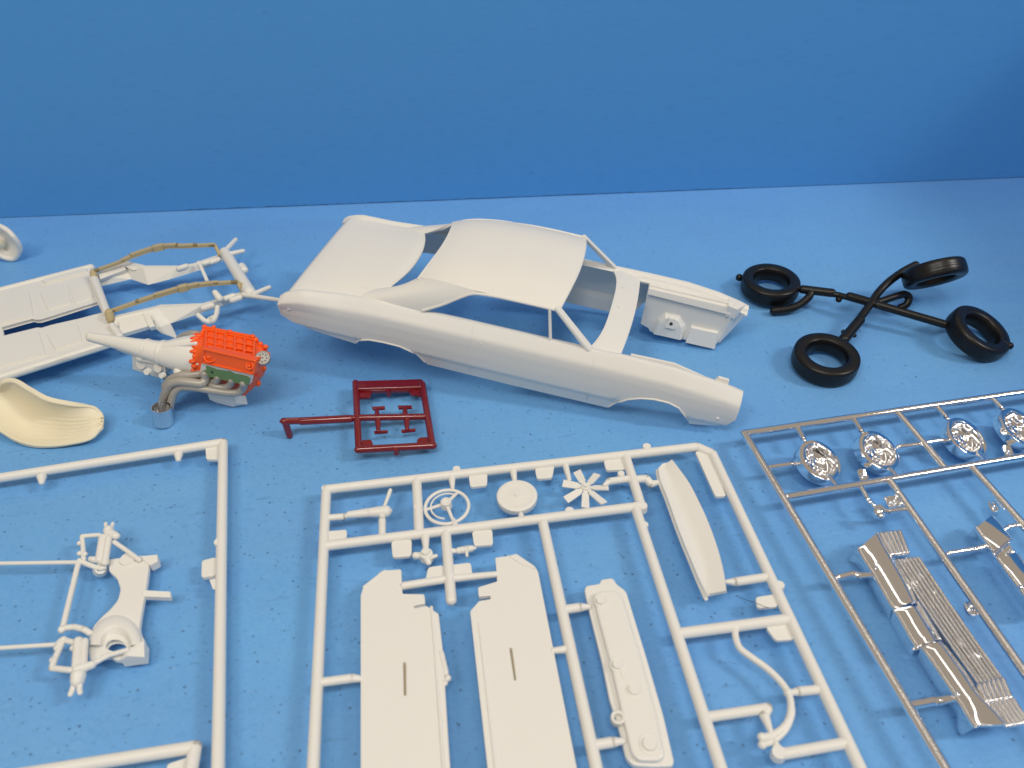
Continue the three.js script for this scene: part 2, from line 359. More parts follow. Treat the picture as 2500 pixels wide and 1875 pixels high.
    part(car, 'nose_flange', hull([[39.4, 17, -21.6], [40.8, 17, -21.6], [38, 3.5, -20.8], [39.4, 3.5, -20.8], [45.6, 19, -29.5], [46.6, 19, -29.5], [45, 11, -30], [46.2, 11, -30], [41, 5, -27], [42, 5, -27]].map(v => V(...v))), W, inner);
  }
  // small upright tab inside the near wing, and the gutter lip that rises beside the bonnet opening
  part(car, 'bracket', hull([[34.8, 19.3, 26.6], [37, 22.9, 26.2], [41, 22.6, 26.2], [41.4, 18.4, 26.6], [34.8, 19.3, 25.4], [37, 22.9, 25], [41, 22.6, 25], [41.4, 18.4, 25.4]].map(v => V(...v))), W);
  part(car, 'gutter_lip', hull([[3.6, 23.6, 25.4], [20, 23.9, 25.4], [34.6, 20.6, 25.8], [3.6, 20.6, 25.4], [34.6, 18.4, 25.8], [3.6, 23.6, 24.5], [20, 23.9, 24.5], [34.6, 20.6, 24.9], [3.6, 20.6, 24.5], [34.6, 18.4, 24.9]].map(v => V(...v))), W);
}

// ================================================================ chassis lying upside down behind the engine
{
  const vE = view(0, 520, 2.86), vH = view(200, 560, 4.424), vI = view(0, 640, 5.5306), hp = 11, W = M.ivory;
  const t = thing('chassis', 'white plastic chassis frame with two tan leaf springs behind the orange engine', 'model chassis', flat(vE(700, 650, 0), 0));
  const F = (x, y, h = hp) => vI(x, y, h);
  const slot = [F(15, 880), F(440, 762), F(500, 775), F(560, 770), F(1318, 532), F(1388, 682), F(1080, 764), F(690, 852), F(560, 892), F(495, 888), F(38, 1000)];
  const farEdge = [past(F(560, 210), F(0, 352), 45), F(0, 352), F(560, 210), F(1230, 40), F(1290, 140), F(1300, 330), F(1318, 532)];
  const floor = [past(F(560, 210), F(0, 352), 45), F(0, 352), F(560, 208), F(1215, 40), F(1300, 330), F(1400, 640), F(1450, 720), F(1600, 1035), F(1430, 1115), F(880, 1285), F(560, 1390), F(0, 1545), past(F(560, 1390), F(0, 1545), 45)];
  const pan = part(t, 'floor_pan', plate(floor, hp, 1.6, { round: 1, bevel: 0.3, holes: [slot] }), W);
  // turned-down sides of the pan and the low steps pressed into it
  for (const [a, b] of [[F(0, 1530), F(1590, 1030)], [F(0, 362), F(1215, 50)]]) { const p = past(b, a, 40); part(t, 'side_rail', rod(p.clone().setY(hp - 1.2), b.clone().setY(hp - 1.2), 1.9, 1.9), W); }
  const step = (q, th, d) => part(t, 'pressed_step', plate(q.map(([x, y]) => F(x, y, hp + th)), hp + th, th + 0.4, { round: 1.6, bevel: 0.28 }), W, pan);
  step([[-120, 480], [390, 375], [450, 720], [-120, 850]], 0.55);
  step([[540, 395], [905, 290], [960, 545], [640, 640]], 0.5);
  step([[930, 290], [1180, 190], [1270, 470], [1000, 560]], 0.35);
  step([[-150, 1080], [520, 930], [620, 1250], [-150, 1440]], 0.55);
  step([[620, 960], [1050, 830], [1105, 1060], [740, 1180]], 0.5);
  step([[560, 230], [1160, 70], [1180, 120], [600, 280]], 0.8);
  // cross bar between the spring ends, kept proud of the pan
  part(t, 'cross_bar', [...rod(vE(655, 455, 13), vE(745, 690, 13), 1.9, 1.7), ...rod(vE(785, 790, 12), vE(835, 860, 11.5), 1.6, 1.6)], W);
  // frame legs over the rear axle
  const leg = (pts, w) => pts.map(([x, y, h]) => vE(x, y, h));
  const strut = (A, B, h0) => [0, 1, 2, 3, 4, 5].slice(0, A.length - 1).map(i => hull([A[i], A[i + 1], B[i], B[i + 1]].flatMap(p => [p, p.clone().add(V(0.5, 0, -2.2))])));
  part(t, 'frame_leg', strut(leg([[660, 440, 13], [860, 350, 13], [1000, 385, 13], [1230, 385, 12.5], [1330, 370, 12], [1560, 290, 12]]), leg([[680, 518, 8], [915, 462, 8], [1035, 502, 7], [1190, 462, 8.5], [1400, 398, 9], [1560, 330, 9.5]])), W);
  part(t, 'frame_leg', strut(leg([[790, 735, 12.5], [1060, 672, 12.5], [1100, 660, 12.5], [1400, 650, 12], [1480, 625, 12], [1720, 555, 12]]), leg([[825, 860, 7.5], [1082, 800, 7.5], [1195, 770, 7], [1385, 706, 8.5], [1560, 645, 9], [1720, 598, 9.5]])), W);
  part(t, 'box_section', slab([vE(690, 425, 13.6), vE(865, 355, 13.6), vE(880, 395, 12.4), vE(700, 462, 12.4)], 2), W);
  part(t, 'box_section', slab([vE(835, 740, 13), vE(1020, 698, 13), vE(1070, 780, 11), vE(835, 850, 11)], 2), W);
  part(t, 'rib', slab([vE(1000, 700, 13.6), vE(1035, 692, 13.6), vE(1082, 790, 11.4), vE(1045, 800, 11.4)], 2), W);
  part(t, 'flap', hull([[1080, 735, 11], [1190, 775, 9], [1242, 880, 3], [1120, 835, 6], [1082, 805, 8]].flatMap(([x, y, h]) => [vE(x, y, h), vE(x, y, h).add(V(0, -1, -0.6))])), W);
  part(t, 'flap', hull([[870, 345, 13], [1000, 385, 12.5], [930, 400, 12], [870, 372, 13]].flatMap(([x, y, h]) => [vE(x, y, h), vE(x, y, h).add(V(0, -1, -0.6))])), W);
  for (const [x, y] of [[1275, 380], [1440, 348], [1500, 335]]) part(t, 'bump_stop', rod(vE(x - 25, y + 8, 12), vE(x + 25, y - 8, 12), 1.35), W);
  for (const [x, y] of [[1450, 655], [1600, 590], [1650, 600]]) part(t, 'bump_stop', rod(vE(x - 28, y + 10, 12), vE(x + 28, y - 10, 12), 1.4), W);
  // rear cross member with the bumper irons
  part(t, 'rear_cross_member', [...rod(vE(1570, 275, 13), vE(1742, 555, 13), 2.5, 2.9), ...rod(vE(1690, 375, 12.5), vE(1706, 400, 12.5), 1.9)], W);
  for (const [a, b] of [[[1575, 262], [1646, 186]], [[1615, 285], [1697, 265]], [[1775, 566], [1880, 520]]]) part(t, 'bumper_iron', rod(vE(...a, 14), vE(...b, 13), 1.25, 1.05), W);
  part(t, 'bumper_iron', rod(vE(1700, 572, 13), vE(1952, 608, 15), 1.15, 0.95), W);
  // exhaust hangers
  part(t, 'hanger', slab([vE(1376, 336, 15), vE(1396, 334, 15), vE(1458, 470, 13), vE(1432, 472, 13)], 1.2), W);
  part(t, 'hanger', tube([vE(1385, 714, 9), vE(1430, 752, 7), vE(1462, 762, 6), vE(1490, 752, 7), vE(1512, 705, 9), vE(1518, 660, 11)], 1.15, 40), W);
  part(t, 'hanger', [...rod(vE(1502, 556, 16), vE(1534, 598, 14), 1.3, 1.6), ...rod(vE(1462, 740, 7), vE(1485, 728, 8), 0.9)], W);
  // leaf springs: a long main leaf, shorter leaves stacked on its middle, a clamp and two end links
  const spring = (pts, hs, clampAt, links) => {
    const c = new THREE.CatmullRomCurve3(pts.map(([x, y], i) => vE(x, y, hs[i])), false, 'centripetal');
    const bar = (u0, u1, th, w, up) => { const P = []; for (let i = 0; i <= 24; i++) { const p = c.getPoint(u0 + (u1 - u0) * i / 24), d = c.getTangent(u0 + (u1 - u0) * i / 24), n = V(0, 1, 0), s = d.clone().cross(n).normalize(); const a = []; for (const [dx, dy] of [[-w, th], [w, th], [w, -th], [-w, -th], [-w, th]]) a.push(p.clone().addScaledVector(s, dx).add(V(0, dy + up, 0))); P.push(a); } return [toCreasedNormals(clean(grid(P.map(r => r.slice().reverse()))), 0.6), hull(P[0].slice(0, 4).concat(P[1].slice(0, 4))), hull(P[24].slice(0, 4).concat(P[23].slice(0, 4)))]; };
    const main = part(t, 'leaf_spring', bar(0, 1, 0.7, 0.85, 0), M.tan);
    part(t, 'leaf', bar(0.2, 0.88, 0.4, 0.95, 0.6), M.tan, main); part(t, 'leaf', bar(0.36, 0.74, 0.4, 1.0, 0.95), M.tan, main);
    part(t, 'clamp', bar(clampAt, clampAt + 0.08, 1.3, 1.3, 0.3), M.tan, main);
    for (const [a, b, r, m] of links) part(t, 'end_link', rod(a, b, r), m || M.tan, main);
  };
  spring([[648, 410], [850, 338], [930, 300], [1130, 240], [1300, 232], [1500, 222]], [15.5, 16.5, 17, 18, 18, 16.5], 0.54, [[vE(652, 415, 15), vE(658, 465, 13), 1.6], [vE(1500, 224, 16), vE(1534, 290, 13), 0.9]]);
  spring([[765, 690], [950, 625], [1110, 575], [1290, 525], [1440, 498], [1660, 482]], [15, 16.5, 17.5, 18, 17.5, 16], 0.55, [[vE(762, 695, 15), vE(772, 742, 12.5), 1.8], [vE(1660, 486, 15.5), vE(1692, 540, 13), 1.0], [vE(1690, 500, 15), vE(1712, 560, 13), 0.9]]);
}

// ================================================================ engine with gearbox, leaning on its exhaust pipes
{
  const g = view(200, 780, 4.424);
  const t = thing('engine', 'orange model engine with white gearbox, grey exhaust pipes and green manifold flange', 'model engine', flat(g(1300, 700, 0), 0));
  const C = M.ivory;
  // gearbox: round tail shaft growing into the bell housing
  const tail = [[80, 190, 25, 1.8], [250, 222, 24.4, 2.4], [420, 256, 23.8, 2.9], [560, 290, 23.2, 3.4], [700, 322, 22.4, 4.1], [800, 345, 21.6, 4.5], [870, 362, 21, 4.9], [940, 372, 20.6, 5.7], [1010, 378, 20.2, 6.6], [1100, 382, 19.8, 7.5], [1180, 384, 19.4, 8.1], [1262, 388, 19, 8.6]];
  const cpts = tail.map(([x, y, h]) => g(x, y, h)), ring = cpts.map((p, i) => { const d = cpts[Math.min(i + 1, cpts.length - 1)].clone().sub(cpts[Math.max(i - 1, 0)]).normalize(), u = V(0, 1, 0).addScaledVector(d, -d.y).normalize(), s = d.clone().cross(u), r = []; for (let j = 0; j <= 28; j++) { const a = -j / 28 * Math.PI * 2, k = tail[i][3] * (1 + 0.03 * Math.cos(4 * a)); r.push(p.clone().addScaledVector(u, Math.cos(a) * k).addScaledVector(s, Math.sin(a) * k)); } return r; });
  const box = part(t, 'gearbox', [grid(ring), hull(ring[0].slice(0, 28).concat(ring[0].slice(0, 28).map(p => p.clone().add(V(0.4, 0, 0)))))], C);
  part(t, 'shaft_end', along(new THREE.CylinderGeometry(1.65, 1.65, 0.6, 20), g(76, 188, 25), g(90, 191, 25)), M.tan, box);
  for (const [i, k] of [[4, 1.05], [6, 1.07]]) { const p = cpts[i], d = cpts[i + 1].clone().sub(cpts[i - 1]).normalize(); part(t, 'joint_ring', along(new THREE.CylinderGeometry(tail[i][3] * k, tail[i][3] * k, 1.1, 28), p.clone().addScaledVector(d, -0.5), p.clone().addScaledVector(d, 0.6)), C, box); }
  for (const [a, z, r] of [[[880, 300, 25.2], [1230, 260, 27.5], 0.8], [[620, 420, 19.5], [900, 470, 18], 1.3], [[940, 440, 21], [1250, 480, 21], 0.7]]) part(t, 'casting_rib', rod(g(...a), g(...z), r, r, true, 10), C, box);
  part(t, 'rib', hull([[372, 290, 24], [640, 395, 22], [880, 470, 19], [372, 330, 21], [640, 430, 18], [540, 385, 17]].flatMap(([x, y, h]) => [g(x, y, h), g(x, y, h).add(V(1, -0.5, -4))])), C, box);
  part(t, 'mount_lug', hull([[372, 296, 22], [470, 330, 22], [560, 372, 20], [372, 330, 19], [460, 352, 19]].flatMap(([x, y, h]) => [g(x, y, h), g(x, y, h).add(V(1, 0, -4))])), C, box);
  const sel = part(t, 'gear_selector', hull([[545, 395, 20], [600, 385, 20], [890, 490, 18], [905, 560, 15], [870, 640, 11], [780, 615, 11], [545, 535, 13]].flatMap(([x, y, h]) => [g(x, y, h), g(x, y, h).add(V(2, 0, -5))])), C);
  for (const [x, y, r] of [[660, 475, 2.4], [840, 520, 2], [720, 560, 1.4], [600, 420, 1.5], [880, 600, 1.2]]) part(t, 'boss', along(new THREE.CylinderGeometry(r * 0.86, r, 1.6, 16), g(x, y, 16), g(x, y, 16).add(V(-0.25, 0.7, 1.2))), C, sel);
  part(t, 'boss', ball(g(1045, 560, 17), 2, 14), C, box);
  // block: bell-housing end, valley, cylinder bank and crankcase
  const block = part(t, 'engine_block', hull([[1330, 90, 27], [1850, 190, 27], [1985, 300, 25], [1275, 190, 26], [1335, 318, 28], [1868, 440, 27], [1290, 560, 18], [1832, 590, 19], [1232, 420, 22], [1240, 560, 16], [1300, 690, 9], [1750, 818, 7], [1990, 420, 22], [1950, 600, 14], [1885, 700, 8]].flatMap(([x, y, h]) => [g(x, y, h)]).concat([g(1300, 90, 27), g(1850, 190, 27)].map(p => p.clone().setY(8)))), M.orange);
  part(t, 'bell_flange', hull([...ring[ring.length - 1].slice(0, 28), ...[[1330, 95, 26], [1335, 318, 27], [1290, 560, 18], [1300, 690, 9]].map(([x, y, h]) => g(x, y, h))]), M.orange, block);
  const rag = []; { const R = ring[ring.length - 1], ax = cpts[cpts.length - 1].clone().sub(cpts[cpts.length - 2]).normalize(); for (let i = 0; i < 28; i++) rag.push(new THREE.SphereGeometry(1, 10, 8).scale(rr(0.9, 2.1), 0.8, rr(0.8, 1.3)).translate(R[i].x - ax.x * rr(-0.8, 0.5), R[i].y - 0.25, R[i].z)); }
  part(t, 'paint_edge', rag, M.orange, block);
  // valley cover: ribbed grille of raised bars
  const q = (u, v, h) => g(1345 + (1865 - 1345) * u + (v * -10), 108 + (220 - 108) * u + v * (205 - 10 * u), h);
  for (let i = 0; i <= 5; i++) part(t, 'valley_rib', rod(q(i / 5, 0.02, 27.4), q(i / 5, 1, 28.2), 0.55, 0.55, true, 8), M.orange, block);
  for (let j = 0; j <= 3; j++) part(t, 'valley_rib', rod(q(0, j / 3, 27.4 + 0.3 * j), q(1, j / 3, 27.4 + 0.2 * j), 0.5, 0.5, true, 8), M.orange, block);
  for (const [x, y, h] of [[1325, 75, 28], [1425, 78, 28], [1600, 130, 28], [1845, 180, 28], [1880, 215, 27], [1985, 292, 26], [1930, 262, 26]]) part(t, 'bolt_boss', ball(g(x, y + 6, h), rr(0.8, 1.15), 10), M.orange, block);
  part(t, 'gasket_rail', rod(g(1330, 88, 27.6), g(1850, 190, 27.6), 0.8, 0.8, true, 8), M.orange, block);
  part(t, 'gasket_rail', rod(g(1280, 180, 26.5), g(1330, 88, 27.6), 0.8, 0.8, true, 8), M.orange, block);
  // rocker cover
  const rc = part(t, 'rocker_cover', slab([g(1318, 320, 30), g(1872, 448, 29), g(1848, 588, 24), g(1300, 462, 24.5)], 4), M.orange);
  part(t, 'cover_edge', [...rod(g(1318, 320, 30), g(1872, 448, 29), 0.55, 0.55, true, 8), ...rod(g(1300, 462, 24.5), g(1848, 588, 24), 0.5, 0.5, true, 8), ...rod(g(1318, 320, 30), g(1300, 462, 24.5), 0.5, 0.5, true, 8), ...rod(g(1872, 448, 29), g(1848, 588, 24), 0.5, 0.5, true, 8)], M.orange, rc);
  const nrm = V(-0.18, 0.72, 0.67).normalize();
  for (const [x, y, r, h] of [[1385, 390, 2.5, 27.4], [1815, 498, 1.3, 27.2]]) { const p = g(x, y, h); part(t, 'filler_ring', new THREE.TorusGeometry(r, 0.42, 10, 28).applyQuaternion(new THREE.Quaternion().setFromUnitVectors(V(0, 0, 1), nrm)).translate(p.x, p.y, p.z), M.orange, rc); part(t, 'filler_cap', along(new THREE.CylinderGeometry(r * 0.45, r * 0.5, 1.2, 14), p.clone().addScaledVector(nrm, -0.5), p.clone().addScaledVector(nrm, 0.6)), M.orange, rc); }
  // front of the engine: timing cover, pump and pulley boss
  part(t, 'timing_cover', hull([[1880, 440, 26], [1990, 300, 25], [2015, 400, 22], [1975, 560, 15], [1950, 610, 12], [1885, 610, 15]].flatMap(([x, y, h]) => [g(x, y, h), g(x, y, h).add(V(-3, -1.5, -2))])), M.orange);
  part(t, 'water_pump', hull([[1840, 600, 19], [1920, 620, 15], [1885, 705, 10], [1800, 720, 12], [1785, 790, 8], [1760, 825, 6]].flatMap(([x, y, h]) => [g(x, y, h), g(x, y, h).add(V(-3, -1, -2))])), M.orange);
  for (const [x, y, h] of [[2005, 380, 23], [1980, 430, 21], [1965, 530, 17], [1900, 690, 10], [1815, 738, 9]]) part(t, 'bolt_boss', ball(g(x, y, h), rr(0.9, 1.4), 10), M.orange, block);
  // breather cap with its ring of small holes
  const bc = g(1955, 418, 27), bn = V(0.16, 0.78, 0.60).normalize(), bq = new THREE.Quaternion().setFromUnitVectors(V(0, 1, 0), bn);
  const cap = part(t, 'breather_cap', new THREE.LatheGeometry([[0, -1.4], [2.6, -1.4], [2.75, -1.1], [2.75, 0.6], [2.6, 0.85], [2.3, 0.85], [2.2, 0.6], [0, 0.6]].map(([x, y]) => new THREE.Vector2(x, y)), 32).applyQuaternion(bq).translate(bc.x, bc.y, bc.z), M.alloy);
  for (let i = 0; i < 9; i++) { const a = i / 8 * Math.PI * 2, r = i < 8 ? 1.45 : 0, p = V(Math.cos(a) * r, 0.66, Math.sin(a) * r).applyQuaternion(bq).add(bc); part(t, 'vent_hole', along(new THREE.CylinderGeometry(0.24, 0.24, 0.12, 10), p, p.clone().addScaledVector(bn, 0.1)), M.dark, cap); }
  // exhaust manifold flange: bare strip along the top, green paint over the face
  const fl = part(t, 'manifold_flange', slab([g(1294, 458, 24.4), g(1842, 578, 23.9), g(1812, 704, 16.8), g(1270, 594, 17.2)], 1.8), M.ivory, null, 'manifold flange with its face painted green and a bare white upper edge');
  const fa = g(1294, 458, 24.4), fb = g(1842, 578, 23.9), fd = g(1270, 594, 17.2), fn = fb.clone().sub(fa).cross(fd.clone().sub(fa)).normalize(); if (fn.z < 0) fn.negate();
  const onF = (u, v) => fa.clone().addScaledVector(fb.clone().sub(fa), u).addScaledVector(fd.clone().sub(fa), v);
  const pg = [[0.1, 0.2], [0.2, 0.24], [0.34, 0.3], [0.5, 0.26], [0.58, 0.22], [0.68, 0.32], [0.82, 0.3], [0.93, 0.34], [0.985, 0.42], [0.985, 0.99], [0.5, 0.99], [0.02, 0.99], [0.02, 0.82], [0.1, 0.78], [0.06, 0.62], [0.12, 0.5]];
  { const sh = new THREE.Shape(pg.map(([u, v]) => new THREE.Vector2(u, v))), gg = new THREE.ExtrudeGeometry(sh, { depth: 1, bevelEnabled: false }), p = gg.attributes.position;
    for (let i = 0; i < p.count; i++) { const q = onF(p.getX(i), p.getY(i)).addScaledVector(fn, p.getZ(i) * 0.22); p.setXYZ(i, q.x, q.y, q.z); } gg.computeVertexNormals(); part(t, 'green_paint', gg, M.green, fl, 'green paint brushed over the flange face'); }
  part(t, 'bolt_hole', along(new THREE.CylinderGeometry(0.5, 0.5, 0.5, 12), onF(0.24, 0.56).addScaledVector(fn, 0.05), onF(0.24, 0.56).addScaledVector(fn, 0.32)), M.dark, fl);
  // four header pipes gathered into a foil collar that stands on the table
  const S = M.steel;
  part(t, 'exhaust_pipe', tube([g(1330, 590, 18), g(1335, 640, 16), g(1300, 688, 15), g(1180, 680, 15.5), g(1050, 672, 15.5), g(960, 700, 14), g(905, 790, 10), g(880, 880, 6), g(862, 960, 3.5)], 1.75, 70), S);
  part(t, 'exhaust_pipe', tube([g(1745, 690, 17), g(1740, 740, 13), g(1690, 785, 11), g(1600, 792, 11), g(1400, 765, 12), g(1200, 735, 13), g(1060, 738, 12.5), g(1000, 790, 10.5), g(965, 880, 7), g(945, 970, 3.5)], 1.5, 80), S);
  part(t, 'exhaust_pipe', tube([g(1620, 660, 17), g(1600, 705, 14), g(1540, 735, 12.5), g(1440, 722, 13), g(1340, 690, 13), g(1250, 690, 13)], 1.4, 50), S);
  part(t, 'exhaust_pipe', tube([g(1470, 630, 17), g(1450, 668, 15), g(1400, 660, 14), g(1330, 640, 15)], 1.4, 40), S);
  part(t, 'exhaust_pipe', tube([g(1265, 590, 17), g(1180, 598, 17), g(1060, 608, 16.5), g(960, 650, 14), g(905, 720, 11)], 1.7, 50), S);
  part(t, 'exhaust_pipe', tube([g(1300, 170, 24), g(1210, 160, 24), g(1120, 175, 21), g(1060, 210, 17)], 1.7, 40), S);
  const ca = g(897, 948, 3.4), cb = g(852, 1098, 0.6), cd = cb.clone().sub(ca).normalize();
  const cq = new THREE.Quaternion().setFromUnitVectors(V(0, -1, 0), cd), cL = ca.distanceTo(cb);
  const hAt = V(0, 9.2, 0);
  part(t, 'collar', [new THREE.CylinderGeometry(3.7, 3.9, 7.6, 26, 1, true), new THREE.CylinderGeometry(3.45, 3.6, 7.6, 26, 1, true), new THREE.RingGeometry(3.45, 3.7, 26).rotateX(-Math.PI / 2).translate(0, 3.8, 0), new THREE.CylinderGeometry(3.9, 3.9, 0.2, 26).translate(0, -3.75, 0)].map(x => clean(x).applyQuaternion(new THREE.Quaternion().setFromUnitVectors(V(0, 1, 0), V(0.14, 0.98, -0.1).normalize())).translate(g(873, 1028, 4.4).x, 4.4, g(873, 1028, 4.4).z)), M.foil);
  part(t, 'collar', along(new THREE.CylinderGeometry(1.8, 1.8, 3, 18), g(880, 668, 8), g(930, 610, 12)), M.foil, null);
  // sump
  part(t, 'sump', hull([[1345, 775, 8], [1640, 815, 8], [1600, 855, 5], [1420, 812, 6], [1760, 825, 6]].flatMap(([x, y, h]) => [g(x, y, h), g(x, y, h).add(V(-1, 1, -4)), g(x, y, h).setY(Math.max(0.3, h - 4.5))])), C);
}

// ================================================================ cream bucket seats
function bucket(t, U, Mv, L, ribs, mat) {                 // rows of rim, floor and rim points, from one end to the other
  const cu = new THREE.CatmullRomCurve3(U), cm = new THREE.CatmullRomCurve3(Mv), cl = new THREE.CatmullRomCurve3(L), P = [];
  for (let i = 0; i <= 44; i++) {
    const k = i / 44, a = cu.getPoint(k), m = cm.getPoint(k), b = cl.getPoint(k), r = [];
    for (let j = 0; j <= 36; j++) {
      const v = j / 36, c = 2 * v - 1, f = 1 - c * c;
      const e = a.clone().lerp(b, v), mid = m.clone().sub(a.clone().lerp(b, 0.5)), p = e.addScaledVector(mid, f * (1 - 0.15 * f) / 0.85);
      if (ribs && v > 0.32) p.y += 0.36 * Math.cos(v * 62) * Math.min(1, Math.max(0, (k - 0.34) * 5)) * Math.min(1, (1 - v) * 9);
      r.push(p);
    }
    P.push(r);
  }
  const s = part(t, 'seat_shell', shell(P, 1.3), mat);
  const edge = [...P.map(r => r[0]), ...P[44], ...P.map(r => r[36]).reverse(), ...P[0].slice().reverse()].filter((p, i) => i % 2 === 0).map(p => V(p.x, p.y - 0.5, p.z));
  part(t, 'rolled_edge', new THREE.TubeGeometry(new THREE.CatmullRomCurve3(edge, true), 180, 0.65, 8, true), mat, s);
}
{
  const g = view(0, 520, 2.86);
  const t = thing('bucket_seat', 'cream plastic bucket seat with a ribbed cushion lying on the table beside the left edge', 'model seat', flat(g(350, 1480, 0), 0));
  const pt = a => a.map(([x, y, h]) => g(x, y, h));
  bucket(t, pt([[-35, 1235, 12], [20, 1180, 16], [90, 1172, 17], [200, 1232, 16], [330, 1302, 14.5], [500, 1335, 12], [650, 1352, 9], [700, 1392, 7]]), pt([[-60, 1330, 8], [60, 1330, 6], [170, 1400, 3.2], [260, 1452, 2.4], [380, 1468, 2.8], [500, 1475, 4.2], [630, 1462, 5.7], [712, 1438, 5.8]]), pt([[-60, 1470, 6], [20, 1525, 4.4], [120, 1580, 3], [230, 1612, 2.2], [330, 1618, 2.2], [480, 1604, 2.6], [640, 1562, 3.6], [702, 1488, 4.6]]), true, M.cream);
}
{
  const g = view(0, 520, 6.636);
  const t = thing('bucket_seat', 'pale seat shell standing on edge, cut off by the left edge of the picture', 'model seat', flat(g(80, 690, 0), 0));
  const rim = [[-250, 260, 17], [-120, 190, 20], [0, 218, 19.5], [110, 275, 18], [210, 372, 15.5], [290, 480, 11.5], [322, 580, 7.5], [290, 672, 4], [225, 742, 1.5], [140, 740, 1.6], [50, 712, 2.6], [-60, 660, 5], [-200, 560, 9]].map(([x, y, h]) => g(x, y, h));
  const c = new THREE.CatmullRomCurve3(rim, true), ctr = g(20, 500, 8.5), P = [];
  for (let i = 0; i <= 48; i++) { const a = c.getPoint(i / 48), r = []; for (let j = 0; j <= 12; j++) { const k = j / 12, p = a.clone().lerp(ctr, k); p.add(V(-0.4, 0.2, -1).multiplyScalar(3.4 * Math.sin(Math.min(1, k * 1.5) * Math.PI / 2) - 4.2 * Math.max(0, k - 0.66) * 3)); r.push(p); } P.push(r); }
  const s = part(t, 'seat_shell', shell(P.map(r => r.slice().reverse()), 1), M.ivory);
  part(t, 'rolled_edge', new THREE.TubeGeometry(c, 90, 1.35, 10, true), M.ivory, s);
  part(t, 'glue_blob', new THREE.SphereGeometry(2.2, 16, 12).scale(1, 1.1, 0.6).translate(g(15, 500, 9.5).x, g(15, 500, 9.5).y, g(15, 500, 9.5).z), M.cream, s);
}

// ================================================================ sprue building blocks
function runner(t, pts, r, mat, r2 = r) {                 // straight lengths of a sprue, rounded at the joints
  const gs = []; for (let i = 0; i + 1 < pts.length; i++) gs.push(rod(pts[i], pts[i + 1], r, i + 2 === pts.length ? r2 : r));
  return part(t, 'runner', gs, mat);
}
const nub = (t, p, r, mat) => part(t, 'ejector_nub', along(new THREE.CylinderGeometry(r * 0.9, r, 2.4, 14), p.clone().add(V(0, -1, 0)), p.clone().add(V(0, 1.6, 0))), mat);
const tab = (t, pts, mat, th = 1.3, round = 1.1) => part(t, 'tab', plate(pts, pts[0].y, th, { round, bevel: 0.2 }), mat);

